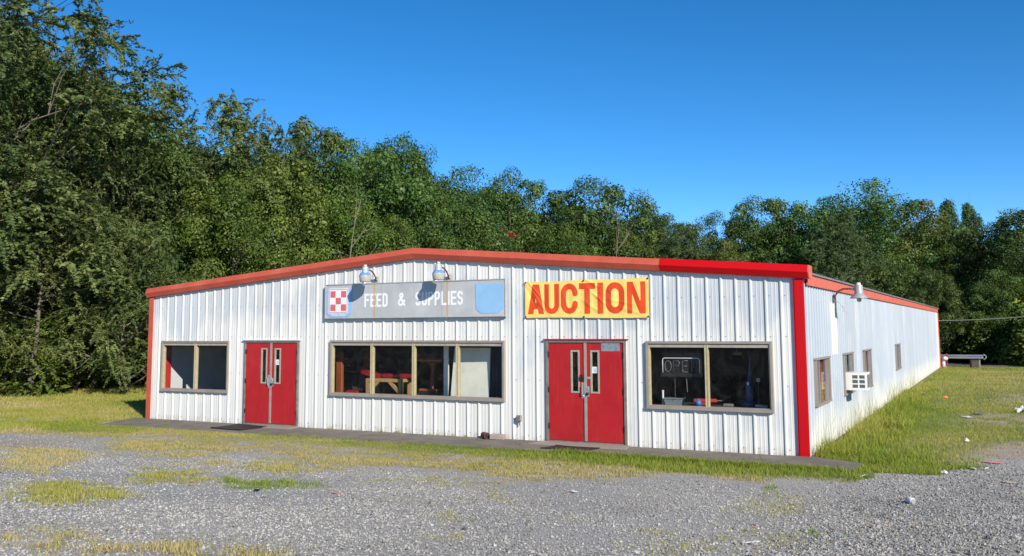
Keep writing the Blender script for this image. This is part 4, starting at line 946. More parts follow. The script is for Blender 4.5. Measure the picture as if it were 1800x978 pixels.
m_ = MB(); m_.add([(-.17,-.11,0),(.17,-.11,0),(.17,.11,0),(-.17,.11,0),(-.20,-.13,.13),(.20,-.13,.13),(.20,.13,.13),(-.20,.13,.13)], [(0,3,2,1),(0,1,5,4),(1,2,6,5),(2,3,7,6),(3,0,4,7)]); m_.build('tub_body', M['plate'], b_); m_ = MB(); m_.box(-.215,.215,-.145,.145,.131,.15); m_.build('lid', M['plate'], b_)
b_ = empty('white_tube', (8.97,.36,.866), 0, 'short white pipe standing at the left of the right window', 'pipe')
m_ = MB(); m_.tube([(0,0,0),(0,0,.29)], .022, 12); m_.build('pipe_body', M['white_plastic'], b_); m_ = MB(); m_.tube([(0,0,.2905),(0,0,.31)], .026, 12); m_.build('pipe_cap', M['white_plastic'], b_)
b_ = empty('power_tool', (9.80,.68,.866), .3, 'orange tool lying among the clutter of the right window', 'tool')
m_ = MB(); m_.bbox(-.25,.25,-.06,.06,.05,.13,.02); m_.bbox(-.10,.06,-.05,.05,0,.05,.01); m_.build('body', M['red_paint'], b_); m_ = MB(); m_.tube([(.25,0,.09),(.38,0,.09)], .012, 6); m_.build('bit', M['steel_grey'], b_)
b_ = empty('blue_bottle', (9.72,.45,.866), 0, 'bright blue bottle in the clutter of the right window', 'bottle')
m_ = MB(); m_.lathe([(0,0),(.06,0),(.065,.06),(.05,.10),(.02,.12)], n=14); m_.build('bottle_body', M['blue_bright'], b_, True); m_ = MB(); m_.lathe([(.022,.12),(.022,.145),(0,.145)], n=10); m_.build('cap', M['blue_bright'], b_)
for i, (x, y, w) in enumerate(((10.35,.5,.10),(10.95,.62,.07),(11.1,.45,.06))):
    b_ = empty('small_carton', (x,y,.866), .3*i, ['dull small carton right of the mullion in the right window','pale small carton beside the vacuum foot','pale small carton at the right end of the right window'][i], 'carton')
    m_ = MB(); m_.bbox(-w,w,-.05,.05,0,.05,.004); m_.build('carton_body', [M['steel_grey'],M['white_plastic'],M['white_plastic']][i], b_); m_ = MB(); m_.box(-w*.9,w*.9,-.02,.02,.0505,.053); m_.build('tape', M['tan_paper'], b_)
b_ = empty('tube_light', (10.05,2.5,1.90), 0, 'short pale strip light deep inside the right window', 'light')
m_ = MB(); m_.tube([(-.11,0,0),(.11,0,0)], .018, 8); m_.build('tube', M['paper'], b_); m_ = MB(); m_.box(-.13,.13,-.02,.02,.019,.05); m_.box(-.01,.01,-.01,.01,.05,1.34); m_.build('holder', M['steel_grey'], b_)
# side windows: red cloth and leaning boards just behind the glass
for y0, y1, lab, split in ((.85,3.1,'maroon cloth over tan boards just inside the nearest side window',1.33),(8.5,10.7,'red cloth hung just inside the third side window',.0)):
    b_ = empty('window_drape', (11.955,y0,.84), 0, lab, 'cloth'); vs = []; n_ = 40; zl = (split-.84) if split else .0
    for k_ in range(n_+1): u_ = k_/n_; vs += [(.012*math.sin(k_*1.3),u_*(y1-y0),zl),(.008*math.sin(k_*1.3+.4),u_*(y1-y0),1.09)]
    m_ = MB(); m_.add(vs, [(2*k,2*k+2,2*k+3,2*k+1) for k in range(n_)]); m_.build('cloth', M['drape'], b_)
    m_ = MB(); m_.tube([(0,-.02,1.10),(0,y1-y0+.02,1.10)], .008, 6); m_.build('rod', M['dark_metal'], b_)
    if split:
        for q in range(5): m_ = MB(); m_.box(-.012+.003*(q%2),.012+.003*(q%2),0,y1-y0,q*.096+.002,q*.096+.094); m_.build('board', M['wood_tan'], b_)

# ------------------------------------------------------------------ gravel stones and grass blades
rng = np.random.RandomState(5)
cb = np.array([[*r2],[*u2],[*fw]])
def in_view(x, y, m=260):
    d = np.stack([x-CAM.x, y-CAM.y, np.full(x.shape, -CAM.z)], 1); c = d@cb.T; z = np.maximum(c[:,2], .01)
    px = 900+1614*c[:,0]/z; py = 412-1614*c[:,1]/z
    return (c[:,2] > .5) & (px > -m) & (px < 1800+m) & (py < 978+m*1.2)
def scatter(x0,x1,y0,y1,per): 
    n = int((x1-x0)*(y1-y0)*per); x = rng.uniform(x0,x1,n); y = rng.uniform(y0,y1,n); k = in_view(x,y); return x[k], y[k]
x, y = scatter(-12,19,-15.5,.5,1150); xb, yb = scatter(14,17.5,.5,12,420); x, y = np.r_[x,xb], np.r_[y,yb]
d, _ = cover(x, y); dist = np.hypot(x-CAM.x, y-CAM.y)
ins_ = pip(x, y, STRIP)
keep = (rng.rand(len(x)) > d*1.3) & (rng.rand(len(x)) < np.clip(1.7-dist/15,.12,1)) & (~ins_ | (rng.rand(len(x)) < .35)) & ~((x > -7) & (x < 13.15) & (y > -1.65))
keep &= (rng.rand(len(x)) < 1-.62*sstep(.48,.66,fbm(x*.55,y*1.2,.55,131))*sstep(14,12,x))
x, y = x[keep], y[keep]
if len(x) > 100000: sel = rng.permutation(len(x))[:100000]; x, y = x[sel], y[sel]
n = len(x); coarse = sstep(12.0,14.4,x+.9*(fbm(x,y,.9,121)-.5)); s = (.0055+.011*rng.rand(n)**1.8)*(1+.30*coarse); s[rng.rand(n) < .010] *= 1.8
base = np.array([[1,0,0],[-1,0,0],[0,1,0],[0,-1,0],[0,0,1],[0,0,-1]], float)
Vs = base[None]*(s[:,None]*1.0)[:,:,None]*(.7+.6*rng.rand(n,6,1))+rng.normal(0,.18,(n,6,3))*s[:,None,None]; Vs[:,:,2] *= .75
a = rng.rand(n)*6.283; ca, sa = np.cos(a)[:,None], np.sin(a)[:,None]; X_ = Vs[:,:,0]*ca-Vs[:,:,1]*sa; Y_ = Vs[:,:,0]*sa+Vs[:,:,1]*ca
Vs = np.stack([X_+x[:,None], Y_+y[:,None], Vs[:,:,2]+(gz(x,y)+s*.35)[:,None]], 2).reshape(-1,3)
oct_ = np.array([[0,2,4],[2,1,4],[1,3,4],[3,0,4],[2,0,5],[1,2,5],[3,1,5],[0,3,5]])
Fs = (np.arange(n)[:,None,None]*6+oct_[None]).reshape(-1,3)
vv = np.clip(rng.normal(.48,.20,n)+.35*(fbm(x,y,.7,91)-.5)-.12*coarse,0,1)
o = shared('gravel', np_mesh('gravel', Vs, Fs, M['stone'], {'v': np.repeat(vv,6)})); tag(o, 'grey crushed stone spread over the parking lot', 'gravel', kind='stuff')

def blades(name, x, y, h, w, dry, label, bend=.5, segs=1):
    n = len(x); z = gz(x,y)-.005; az = rng.rand(n)*6.283; la = rng.rand(n)*6.283; ln = h*bend*(.2+rng.rand(n))
    dx, dy = np.cos(az)*w/2, np.sin(az)*w/2; tx, ty = x+np.cos(la)*ln, y+np.sin(la)*ln
    if segs == 1:
        V = np.stack([np.stack([x-dx,y-dy,z],1), np.stack([x+dx,y+dy,z],1), np.stack([tx,ty,z+h],1)],1).reshape(-1,3); F = np.arange(n*3).reshape(-1,3); k = 3
    else:
        mx, my = x+np.cos(la)*ln*.28, y+np.sin(la)*ln*.28
        V = np.stack([np.stack([x-dx,y-dy,z],1), np.stack([x+dx,y+dy,z],1), np.stack([mx+dx*.8,my+dy*.8,z+h*.6],1), np.stack([mx-dx*.8,my-dy*.8,z+h*.6],1), np.stack([tx,ty,z+h],1)],1).reshape(-1,3)
        b0 = np.arange(n)[:,None]*5; F = np.concatenate([b0+np.array([[0,1,2]]), b0+np.array([[0,2,3]]), b0+np.array([[3,2,4]])],0); k = 5
    o = shared(name, np_mesh(name, V, F, M['blade'], {'dry': np.repeat(np.clip(dry,0,1),k)})); tag(o, label, 'grass', kind='stuff'); return o
# verge in front of the building and tufts on the gravel
x, y = scatter(-14,19,-15,1.0,1500); d, dr = cover(x, y); keep = rng.rand(len(x)) < d*.95; x, y, dr, d = x[keep], y[keep], dr[keep], d[keep]
hh = (.025+.055*rng.rand(len(x)))*(.5+.6*d)*np.where(dr < .3, 1.25, 1)*np.where((x > -8) & (y > -4.2), .5+.6*sstep(5, 9, x), 1); blades('verge_grass', x, y, hh, .009+.008*rng.rand(len(x)), dr+rng.normal(0,.16,len(x)), 'patchy dry and green grass verge between apron and gravel')
# right side lawn
x, y = scatter(12.12,24,1.0,14,700); x2, y2 = scatter(12.12,26,14,46,220); x, y = np.r_[x,x2], np.r_[y,y2]; d, dr = cover(x, y); keep = rng.rand(len(x)) < d; x, y, dr = x[keep], y[keep], dr[keep]
far = y > 14; blades('side_lawn_grass', x, y, (.03+.055*rng.rand(len(x))**1.5)*np.where(x < 13.6-.02*y, 1.5, 1), np.where(far,.024,.013), dr+rng.normal(0,.16,len(x)), 'uneven yellow green lawn along the right side wall')
x, y = scatter(-30,-6.5,-6,22,330); d, dr = cover(x, y); keep = (rng.rand(len(x)) < d) & (woods(x,y) < .6); x, y, dr = x[keep], y[keep], dr[keep]
blades('left_lawn_grass', x, y, (.04+.07*rng.rand(len(x))), .022, dr+rng.normal(0,.14,len(x)), 'mown yellow green lawn left of the building')
# tall tufts along the side wall
tx_, ty_ = [], []
for k in range(300):
    yy = .35+19*rng.rand()**1.25; tx_.append(12.2+abs(rng.normal(0,.75))*max(.25,1-yy/30)); ty_.append(yy)
tx_, ty_ = np.array(tx_), np.array(ty_); nb = 34
x = (tx_[:,None]+rng.normal(0,.07,(len(tx_),nb))).ravel(); y = (ty_[:,None]+rng.normal(0,.09,(len(tx_),nb))).ravel(); x = np.maximum(x, 12.12)
hs_ = np.repeat(.14+.24*rng.rand(len(tx_))*np.exp(-(tx_-12.2)/1.2), nb)*(.5+.7*rng.rand(len(x)))
blades('tall_grass', x, y, hs_, .008+.008*rng.rand(len(x)), (.24+.34*vnoise(x,y,.8,3)+rng.normal(0,.12,len(x))), 'tall green grass growing against the foot of the side wall', .55, 2)
x = 12.13+np.abs(rng.normal(0,.12,420)); y = .6+24*rng.rand(420)**1.2; cl = vnoise(x*0,y,1.2,9) > .42; x, y = x[cl], y[cl]
blades('seed_stalks', x, y, .45+.5*rng.rand(len(x)), np.full(len(x),.006), .35+.3*rng.rand(len(x)), 'thin seed stalks rising against the side wall', .25, 2)
# lusher clumps on the apron edge and corner
tx_ = rng.uniform(7.2,13.1,170); ty_ = np.array([front_edge(v) for v in tx_])-.05-.12*rng.rand(170); tx_ = np.r_[tx_, rng.uniform(12.3,13.6,120), rng.uniform(-1,7,24)]; ty_ = np.r_[ty_, rng.uniform(-.45,1.2,120)]; ty_ = np.r_[ty_, [front_edge(v)-.12*rng.rand() for v in tx_[290:]]]
nb = 22; x = (tx_[:,None]+rng.normal(0,.08,(len(tx_),nb))).ravel(); y = (ty_[:,None]+rng.normal(0,.06,(len(tx_),nb))).ravel()
ok = ~((x < 13.08) & (y > -1.5) & (y < -.03) & ~((x > 12.15) & (y > -.03-.5*(x-12.1)))); x, y = x[ok], y[ok]
blades('apron_edge_grass', x, y, (.06+.09*rng.rand(len(x)))*np.where(x < 7.2, .6, 1), np.full(len(x),.012), .10+.25*rng.rand(len(x)), 'fresh green grass crowding the edge of the concrete apron', .6, 2)
# weeds at the wall foot on the apron joints
tx_ = np.array([.3,1.9,2.3,2.4,3.3,3.5,3.9,4.3,-4.6,-4.5,11.05,-6.55,-6.52]); ty_ = np.array([-.05,-.04,-.05,-.05,-.05,-.05,-.05,-.05,-1.0,-1.05,-1.0,.3,.5]); nb = 26
x = (tx_[:,None]+rng.normal(0,.05,(13,nb))).ravel(); y = np.minimum((ty_[:,None]+rng.normal(0,.02,(13,nb))).ravel(), np.repeat(np.where(ty_>0,9,-.04),nb))
blades('joint_weeds', x, y, .06+.12*rng.rand(len(x)), np.full(len(x),.012), .2+.4*rng.rand(len(x)), 'small weeds rooted in the cracks of the apron', .8, 2)
# fallen leaves
n = 95; x = np.r_[rng.uniform(-14,-1,60), rng.uniform(2,15.5,35)]; y = np.r_[rng.uniform(-6,4,60), rng.uniform(-12,-2,35)]
z = gz(x,y)+.05; a = rng.rand(n)*6.28; s = .022+.028*rng.rand(n); V = []
for (u, w, q) in ((-1,0,0),(0,-.6,.25),(1,0,.1),(0,.6,.3)):
    V.append(np.stack([x+s*(u*np.cos(a)-w*np.sin(a)), y+s*(u*np.sin(a)+w*np.cos(a)), z+q*s], 1))
V = np.stack(V,1).reshape(-1,3); o = shared('fallen_leaves', np_mesh('fallen_leaves', V, np.arange(n*4).reshape(-1,4), M['fallen'], {'v': np.repeat(rng.rand(n),4)})); tag(o, 'scattered orange and tan fallen leaves on grass and gravel', 'leaves', kind='stuff')

# ------------------------------------------------------------------ trees
H0 = 15.
ENV = {'B': ([0,.10,.3,.55,.76,.90,1],[.45,.8,1,1,.88,.66,.34],4.7,.05), 'G': ([0,.12,.35,.6,.8,.93,1],[.5,.85,1,.98,.82,.55,.28],4.5,.04),
       'Y': ([0,.12,.35,.6,.8,.93,1],[.5,.85,1,.98,.8,.55,.25],4.4,.06), 'F': ([0,.1,.3,.5,.72,.9,1],[.5,.85,1,1,.9,.7,.35],5.0,.11),
       'T': ([0,.15,.4,.7,.9,1],[.6,1,.85,.5,.22,.04],3.4,.07), 'P': ([0,.2,.45,.7,.9,1],[.55,1,.92,.68,.36,.10],4.2,.12)}
def unit(v): return v/np.maximum(np.linalg.norm(v, axis=-1, keepdims=True), 1e-9)
def quads(c, a, b, l, w, v):
    """diamond leaves at c, long axis a, short axis b"""
    a = a*l[:,None]/2; b = b*w[:,None]/2
    V = np.stack([c-a, c+b-a*.15, c+a, c-b-a*.15], 1).reshape(-1,3); return V, np.repeat(v, 4)
def make_tree(kind, seed):
    rs = np.random.RandomState(seed); ex, er, R0, zb = ENV[kind]
    ncl = {'F':105,'P':230,'T':130}.get(kind,100)
    ph = rs.rand(4)*6.28
    t = rs.rand(ncl*3)**.9; er_ = np.interp(t, ex, er); t = t[rs.rand(len(t)) < np.maximum(er_,.5)][:ncl]; n = len(t)
    th = rs.rand(n)*6.28; lobe = 1+.16*np.sin(2*th+ph[0]+t*4)+.13*np.sin(3*th+ph[1]-t*7)+.12*rs.normal(size=n)
    rr = np.interp(t, ex, er)*R0*lobe*np.where(rs.rand(n) < .68, rs.uniform(.72,1.0,n), rs.uniform(.1,.75,n))
    z = (zb+(1-zb)*t)*H0*.955
    C = np.stack([rr*np.cos(th), rr*np.sin(th), z], 1); cr = rs.uniform(.65,1.35,n)*(1.1-.35*t)*(1.28 if kind in 'BGYF' else 1)
    if kind == 'T': cr *= .8
    Vl = []; vl = []
    if kind in 'BGY':
        for c, r in zip(C, cr):
            m = int(195*r**1.8)+60; d = unit(rs.normal(size=(m,3))+np.array([0,0,.28])); rad = r*(.60+.46*rs.rand(m)**.7)*(1+.18*np.sin(5*d[:,0]+c[0])*np.cos(4*d[:,1]+c[1]))
            p = c+d*rad[:,None]*np.array([1,1,.72]); nrm = unit(d*1.0+np.array([0,0,.22])+rs.normal(0,.33,(m,3)))
            a = unit(np.cross(nrm, rs.normal(size=(m,3)))); b = np.cross(nrm, a); l = rs.uniform(.13,.24,m)*rs.uniform(.75,1.45)
            q = quads(p, a, b, l, l*rs.uniform(.5,.8,m), np.clip(.42+rs.normal(0,.16)+rs.normal(0,.20,m),0,1)); Vl.append(q[0]); vl.append(q[1])
        m = 5000; t2 = rs.rand(m)**.85; th2 = rs.rand(m)*6.28; lb = 1+.16*np.sin(2*th2+ph[0]+t2*4)+.13*np.sin(3*th2+ph[1]-t2*7); r2_ = np.interp(t2, ex, er)*R0*lb*rs.uniform(.4,.93,m)
        p = np.stack([r2_*np.cos(th2), r2_*np.sin(th2), (zb+(1-zb)*t2)*H0*.965], 1)+rs.normal(0,.12,(m,3)); nrm = unit(p*np.array([.12,.12,0])+np.array([0,0,.5])+rs.normal(0,.5,(m,3)))
        gap = vnoise(th2*3+p[:,2]*.3, p[:,2]*1.1, 1.0, seed%7) > .36; p, nrm = p[gap], nrm[gap]; m = len(p)
        a = unit(np.cross(nrm, rs.normal(size=(m,3)))); b = np.cross(nrm, a); l = rs.uniform(.12,.24,m); q = quads(p, a, b, l, l*.65, np.clip(.42+rs.normal(0,.2,m),0,1)); Vl.append(q[0]); vl.append(q[1])
    elif kind == 'T':
        for c, r in zip(C, cr):
            m = int(230*r**1.5)+60; d = unit(rs.normal(size=(m,3))); p = c+d*(r*rs.rand(m)**.5)[:,None]*np.array([.7,.7,1.25]); nrm = unit(d+rs.normal(0,.5,(m,3)))
            a = unit(np.cross(nrm, rs.normal(size=(m,3)))+np.array([0,0,.8])); b = unit(np.cross(nrm, a)); l = rs.uniform(.12,.24,m)
            q = quads(p, a, b, l, l*.55, np.clip(.40+rs.normal(0,.1)+rs.normal(0,.18,m),0,1)); Vl.append(q[0]); vl.append(q[1])
    elif kind == 'F':
        for c, r in zip(C, cr):
            out = unit(np.array([c[0],c[1],0])+1e-3); cv = rs.normal(0,.16)
            for sprn in range(int(15*r)+8):
                dirn = unit(out*.30+rs.normal(0,.75,3)*np.array([1,1,.8])+np.array([0,0,.35])); L = rs.uniform(.5,.95)*r; st = c+dirn*r*.35+rs.normal(0,.22,3)*r*np.array([1,1,.7])
                m = int(34*L)+8; u = np.linspace(.05,1,m); droop = rs.uniform(.25,.75)
                p = st+dirn[None]*(u*L)[:,None]-np.array([0,0,1])*(droop*L*u**2)[:,None]; sd = unit(np.cross(dirn, [0,0,1.])+rs.normal(0,.12,3))
                sg_ = np.where(np.arange(m)%2, 1, -1)[:,None]; a = unit(sd[None]*sg_+dirn[None]*.6+rs.normal(0,.38,(m,3))-np.array([0,0,.25])); nrm = unit(np.array([0,0,.45])+dirn*.8+rs.normal(0,.38,(m,3))); b = unit(np.cross(nrm, a))
                l = rs.uniform(.10,.22,m)*(1.1-.4*u); q = quads(p+a*l[:,None]*.5, a, b, l, l*.36+.02, np.clip(.45+cv+rs.normal(0,.08)+rs.normal(0,.18,m),0,1)); Vl.append(q[0]); vl.append(q[1])
    else:
        for c, r in zip(C, cr):
            for tuft in range(rs.randint(4,8)):
                c2 = c+rs.normal(0,.5,3)*r*np.array([1,1,.6]); m = 34; d = unit(rs.normal(size=(m,3))+np.array([0,0,.35])); l = rs.uniform(.28,.5,m); b = unit(np.cross(d, rs.normal(size=(m,3))))
                q = quads(c2+d*l[:,None]*.5, d, b, l, np.full(m,.045), np.clip(.42+rs.normal(0,.1)+rs.normal(0,.18,m),0,1)); Vl.append(q[0]); vl.append(q[1])
    V = np.concatenate(Vl); V[:,2] = np.maximum(V[:,2], .15); v = np.concatenate(vl); nf = len(V)//4
    crown = np_mesh('crown', V, np.arange(nf*4).reshape(-1,4), M['leaf_'+kind], {'v': v})
    m_ = MB(); k = 9; wob = rs.normal(0,.22,(k,2)).cumsum(0)*.6; hz = np.linspace(0,H0*.8,k)
    tp = [Vector((wob[i,0],wob[i,1],hz[i])) for i in range(k)]; tr = [.17*(1-.88*(i/(k-1))) for i in range(k)]; tr[0] = .25
    m_.tube(tp, tr, 8)
    idx = rs.permutation(n)[:22]
    for i in idx:
        e = Vector(C[i]); zs_ = max(.6, e.z-rs.uniform(.6,2.4)); f = min(zs_/(H0*.8),.98)*(k-1); q = int(f); s0 = tp[q].lerp(tp[min(q+1,k-1)], f-q)
        mid = s0.lerp(e,.5)+Vector(rs.normal(0,.25,3)); r0 = .10*(1.15-e.z/H0); m_.tube([s0, mid, e, e+(e-mid)*.25], [r0, r0*.65, r0*.3, .008], 5, 0, False)
        for j in range(2):
            e2 = e+Vector(rs.normal(0,.9,3)); m_.tube([mid.lerp(e,.3), mid.lerp(e2,.6), e2], [r0*.4, r0*.25, .006], 4, 0, False)
    me = bpy.data.meshes.new('trunk'); me.from_pydata(m_.v, [], m_.f); me.materials.append(M['bark']); me.polygons.foreach_set('use_smooth', [True]*len(me.polygons)); me.update()
    return me, crown
PROTO = {k: [make_tree(k, 100+17*i+ord(k)) for i in range(n_)] for k, n_ in (('B',4),('G',2),('Y',1),('F',2),('T',1),('P',1))}
NAME = {'B':'broadleaf_tree','G':'leafy_tree','Y':'yellowing_tree','F':'feathery_tree','T':'spire_tree','P':'pine_tree'}
rt_ = random.Random(4)
def plant(x, y, top, kind, w, label, group=None, vi=None):
    z0 = float(gz(x,y))-.05; s = (top-z0)/H0; tr_, cr_ = PROTO[kind][(vi if vi is not None else rt_.randrange(9))%len(PROTO[kind])]
    e = empty(NAME[kind], (x,y,z0), rt_.uniform(0,6.28), label, 'tree', group); sw = w*(.35+.65*s) if s > .6 else w*s*1.25
    e.scale = (sw, sw, s)
    shared('trunk', tr_, e); shared('crown', cr_, e); return e
TREES = [
    (-21.6,4.8,18.5,'F',1.1,"tallest feathery olive tree, its top cut off at the photo's upper left corner"),
    (-23.8,8.7,18.2,'F',0.62,'tall feathery tree whose loose top stands alone against the sky at far left'),
    (-21.8,9.7,14.4,'F',0.7,'feathery olive tree stepping down to the right of the two tallest at left'),
    (-24.5,14.3,14.8,'B',0.7,'dark broadleaf tree filling the dip in the skyline left of the faded sign'),
    (-24.3,17.6,16.6,'F',0.9,'feathery tree with rounded top rising above the left end of the roof'),
    (-19.1,5.0,9.1,'F',0.9,'low drooping feathery tree in front at the left edge above the lawn'),
    (-16.2,7.2,7.2,'F',0.85,"low drooping olive feathery tree beside the building's left corner"),
    (-25.2,22.5,16.1,'F',0.8,'thin feathery tree with airy top above the left double door'),
    (-19.9,16.4,10.9,'G',0.8,'bright green leafy tree behind the left slope of the roof'),
    (-21.0,21.0,12.9,'G',0.8,"bright yellow green tree left of the faded feed sign's end"),
    (-25.8,30.0,16.9,'B',0.75,'tree with a pointed round head rising above the left end of the feed sign'),
    (-22.5,30.1,15.6,'B',0.9,'green tree with ragged top above the word FEED'),
    (-22.5,35.1,16.8,'B',0.8,'green tree with upright twin tips left of the roof ridge'),
    (-24.5,41.0,17.1,'T',0.8,'narrow spire topped tree just right above the roof ridge'),
    (-20.0,36.8,12.7,'B',0.9,'mid height green tree directly behind the roof ridge'),
    (-24.3,48.2,16.9,'B',0.8,'dark tree with fine twiggy top above the word SUPPLIES'),
    (-22.4,51.6,16.5,'B',0.8,'dark round topped tree above the blue panel of the feed sign'),
    (-19.7,26.0,11.0,'G',0.8,'lighter green tree standing in front of others above the word FEED'),
    (-19.2,30.1,10.2,'G',0.7,'low light green tree peeking over the roof just left of the ridge'),
    (-23.7,59.9,15.8,'B',0.8,'distant tree low in the skyline left of the big dome tree'),
    (-16.2,56.7,16.3,'B',1.0,'large dome shaped tree rising above the auction banner'),
    (-16.4,50.1,11.6,'G',0.8,'light green tree in front and left of the dome tree'),
    (-14.8,65.9,14.6,'B',0.8,"dark tree right of the dome tree above the banner's end"),
    (-8.7,57.4,11.8,'P',1.0,'soft needled pine behind the bright red piece of roof trim'),
    (-10.0,71.6,14.1,'B',0.8,'distant low tree at the lowest dip of the skyline'),
    (-2.0,61.2,13.8,'B',0.9,'spreading tree whose crown climbs right of the skyline dip'),
    (1.1,59.8,12.8,'B',0.8,'tree behind the right front corner of the roof'),
    (6.3,60.6,14.9,'B',1.05,'largest rounded tree above the long side wall'),
    (5.5,52.4,11.2,'P',1.0,'dark pine in front of the rounded tree above the side wall lamp'),
    (9.8,64.9,13.2,'Y',0.9,'tree with yellowing leaves right of the rounded tree'),
    (11.7,73.0,14.3,'T',0.9,'narrow pointed tree above the far end of the side wall'),
    (13.6,69.1,13.4,'T',0.9,'narrow pointed tree right of the far end of the side wall'),
    (15.3,59.1,10.6,'B',0.9,'dark tree sloping down right of the pointed trees'),
    (17.6,55.1,10.9,'B',0.9,'dark tree cut by the right edge of the photo, reaching above its neighbour'),
    (20.8,58.9,12.5,'B',0.8,'tall dark tree leaning in from beyond the right edge'),
    (15.5,51.1,6.4,'B',0.8,'low dark tree overhanging the right end of the guardrail'),
    (-4.3,56.6,9.8,'Y',0.6,'small yellow green tree peeking over the bright red roof trim'),
    (-20.1,43.7,10.7,'B',0.8,'low tree touched with a red branch behind the right roof slope'),
    (-12.6,56.0,10.9,'G',0.7,'low leafy tree behind the roof right of the auction banner'),
    (8.3,54.8,8.2,'B',0.8,"low dark tree over the middle of the side wall's roof edge"),
    (11.6,51.0,6.6,'B',0.7,'dark leafy tree directly behind the far end of the side wall'),
    (13.5,53.1,3.8,'B',0.7,'low vine covered tree behind the guardrail'),
]
FILL = [
(-32.0,9.3,18.9),(-31.5,10.9,19.1),(-41.4,18.4,22.2),(-28.7,11.1,17.2),(-32.3,15.8,18.1),(-40.5,23.2,20.3),(-29.0,15.8,14.8),(-29.6,18.9,12.9),(-38.9,28.3,14.5),(-29.8,21.7,14.2),(-28.4,23.3,14.0),(-38.4,34.7,16.0),(-31.2,29.4,14.3),(-30.3,31.9,15.5),(-36.9,41.5,16.7),(-27.9,33.0,15.6),(-29.8,39.7,16.0),(-36.2,50.5,17.2),(-27.6,41.3,17.0),(-28.5,47.9,15.7),(-34.3,59.8,16.7),(-28.8,54.4,15.9),(-27.6,59.0,15.9),(-31.0,69.1,16.2),(-25.6,62.8,14.3),(-24.0,67.9,15.7),(-26.5,78.1,15.8),(-18.9,64.9,14.6),(-15.9,66.9,13.7),(-19.1,81.3,14.2),(-13.1,69.2,11.6),(-9.6,69.4,11.6),(-11.7,83.6,11.7),(-6.4,70.7,12.4),(-3.1,71.2,13.1),(-3.9,83.7,13.2),(0.0,72.2,12.2),(3.4,71.3,13.8),(3.6,81.9,13.8),(6.6,70.6,13.1),(9.9,64.4,10.9),(10.3,79.4,11.2),(12.4,67.8,11.1),(15.0,64.0,9.0),(16.3,76.6,8.9),(17.4,60.4,9.7),(19.9,62.4,10.6),(21.8,74.9,10.8),]
SHRUBS = [
(-19.8,3.9,2.6),(-19.8,4.8,2.2),(-20.2,5.9,3.2),(-19.4,6.3,2.0),(-19.7,7.5,3.4),(-19.6,8.4,2.4),(-20.3,10.0,3.6),(-20.5,11.3,2.2),(-19.4,11.1,3.0),(-22.0,6.0,4.5),(-22.0,7.8,4.8),(-21.9,9.6,4.6),(-22.5,12.1,5),(-22.5,13.7,4.5),(12.1,57.0,3.4),(13.3,55.1,3.6),(14.7,51.1,3),(16.0,53.1,5),(17.2,49.1,3.6),(18.3,47.1,3.4),]
SN = [
(-18.0,24.2,10.3),(-18.8,16.1,9.8),(-11.8,51.0,12.3),]
for i, (x, y, top, kind, w, lab) in enumerate(TREES):
    e = plant(x, y, top, kind, w, lab, 'trees along the edge of the woods', i)
    if 'red branch' in lab:
        rs = np.random.RandomState(2); m = 70; p = np.array([-17.2,43.0,9.6])+rs.normal(0,.22,(m,3))*np.array([1,1,.7]); nrm = unit(rs.normal(0,.6,(m,3))+np.array([.4,-.5,.5])); a = unit(np.cross(nrm, rs.normal(size=(m,3)))); b = np.cross(nrm, a); l = rs.uniform(.12,.2,m)
        q = quads(p, a, b, l, l*.7, rs.rand(m)); rb = shared('red_branch', np_mesh('red_branch', q[0], np.arange(m*4).reshape(-1,4), M['leaf_red'], {'v': q[1]}), e); rb.matrix_parent_inverse = e.matrix_basis.inverted()
for i, (x, y, top) in enumerate(FILL): plant(x, y, top, 'B' if i%4 else 'G', 1.0, 'green tree standing deep in the woods behind the front row', 'trees deep in the woods', i)
# undergrowth shrubs
def make_shrub(seed):
    rs = np.random.RandomState(seed); Vl = []; vl = []
    for k in range(34):
        th = rs.rand()*6.28; z = rs.rand()**.8; r = (1-.55*z)*1.25*np.sqrt(rs.rand()); c = np.array([r*np.cos(th), r*np.sin(th), .15+1.7*z]); m = 130
        d = unit(rs.normal(size=(m,3))); p = c+d*(.42*rs.rand(m)**.5)[:,None]; nrm = unit(d*.4+np.array([0,0,.8])+rs.normal(0,.4,(m,3))); a = unit(np.cross(nrm, rs.normal(size=(m,3)))-np.array([0,0,.35])); b = unit(np.cross(nrm,a)); l = rs.uniform(.10,.22,m)
        q = quads(p, a, b, l, l*.5, np.clip(.45+rs.normal(0,.13)+rs.normal(0,.2,m),0,1)); Vl.append(q[0]); vl.append(q[1])
    V = np.concatenate(Vl); V[:,2] = np.maximum(V[:,2], .02); nf = len(V)//4
    m_ = MB()
    for k in range(7):
        a = rs.rand()*6.28; e = Vector((math.cos(a)*rs.uniform(.3,1), math.sin(a)*rs.uniform(.3,1), rs.uniform(1,1.7))); m_.tube([(0,0,0), e*.5+Vector((0,0,.2)), e], [.03,.02,.006], 5)
    me = bpy.data.meshes.new('stems'); me.from_pydata(m_.v, [], m_.f); me.materials.append(M['bark']); me.update()
    return me, np_mesh('foliage', V, np.arange(nf*4).reshape(-1,4), M['leaf_S'], {'v': np.concatenate(vl)})
SP = [make_shrub(7), make_shrub(8), make_shrub(9)]
ORD = ['first','second','third','fourth','fifth','sixth','seventh','eighth','ninth']
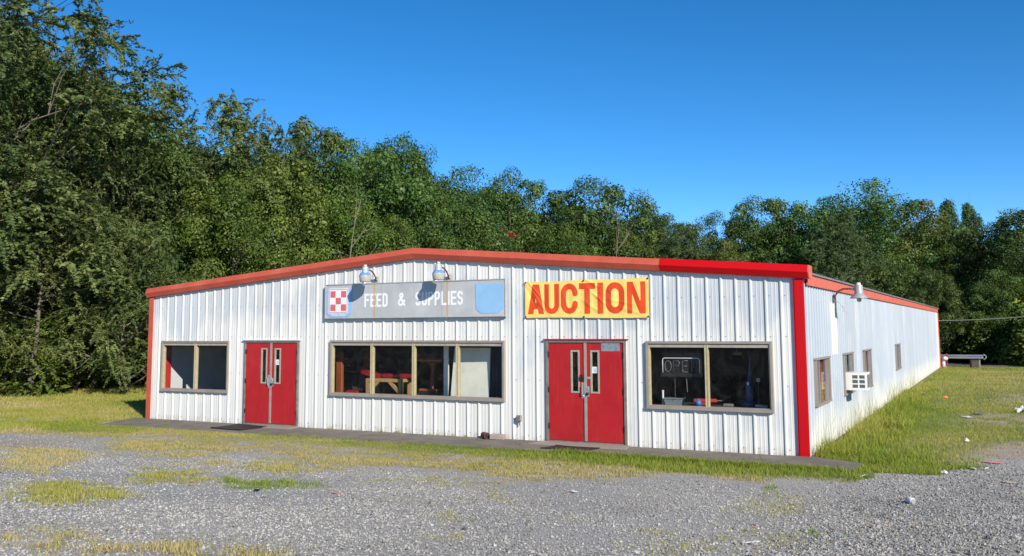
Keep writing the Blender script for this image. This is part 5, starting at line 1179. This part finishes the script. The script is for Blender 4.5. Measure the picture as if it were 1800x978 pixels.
for i, (x, y, h) in enumerate(SHRUBS):
    if i < 9: lab, grp = ORD[i]+' low leafy shrub from the left along the edge of the left lawn', 'low shrubs along the left lawn'
    elif i < 14: lab, grp = ORD[i-9]+' tall shrub from the left behind the low shrubs of the left lawn', 'tall shrubs behind the left lawn'
    else: lab, grp = ORD[i-14]+' shrub from the left in the shade behind the right lawn', 'shrubs behind the right lawn'
    e = empty('woodland_shrub', (x,y,float(gz(x,y))-.03), rt_.uniform(0,6), lab, 'shrub', grp)
    s = h/2.0; e.scale = (s*rt_.uniform(.9,1.3), s*rt_.uniform(.9,1.3), s); st_, fo_ = SP[i%3]; shared('stems', st_, e); shared('foliage', fo_, e)

# bare grey snags among the leaves
def snag(x, y, h, lab, seed):
    rs = np.random.RandomState(seed); e = empty('bare_tree', (x,y,float(gz(x,y))-.05), 0, lab, 'tree', 'bare trees in front of the woods'); m_ = MB()
    tp = [Vector((.25*math.sin(k*.7+seed)*k/7, .2*math.cos(k*.9)*k/7, h*k/7)) for k in range(8)]; m_.tube(tp, [.075*(1-.85*k/7) for k in range(8)], 7); m_.build('trunk', M['grey_bark'], e, True)
    for k in range(11):
        m_ = MB(); q = rs.randint(2,7); s0 = tp[q]; a = rs.rand()*6.28; L = h*rs.uniform(.10,.24); d = Vector((math.cos(a),math.sin(a),rs.uniform(.7,1.6))).normalized()
        e1 = s0+d*L*.6+Vector(rs.normal(0,.1,3)); e2 = e1+(d+Vector((0,0,.35))).normalized()*L*.5; m_.tube([s0,e1,e2], [.026,.016,.005], 5)
        for j in range(3): f = s0.lerp(e1, rs.uniform(.4,1)); m_.tube([f, f+(d+Vector(rs.normal(0,.6,3))).normalized()*L*.45], [.013,.004], 4)
        m_.build('limb', M['grey_bark'], e)
M['grey_bark'] = simple('pale_grey_bark', (.20,.17,.14), .9, 0, .2, .3, 9, .3, None, False, (1,1,.25))
snag(SN[0][0], SN[0][1], SN[0][2], 'bare pale forked trunk rising from the leaves above the word FEED', 3)
snag(SN[2][0], SN[2][1], SN[2][2], 'bare pale thin trunk behind the auction banner', 9)
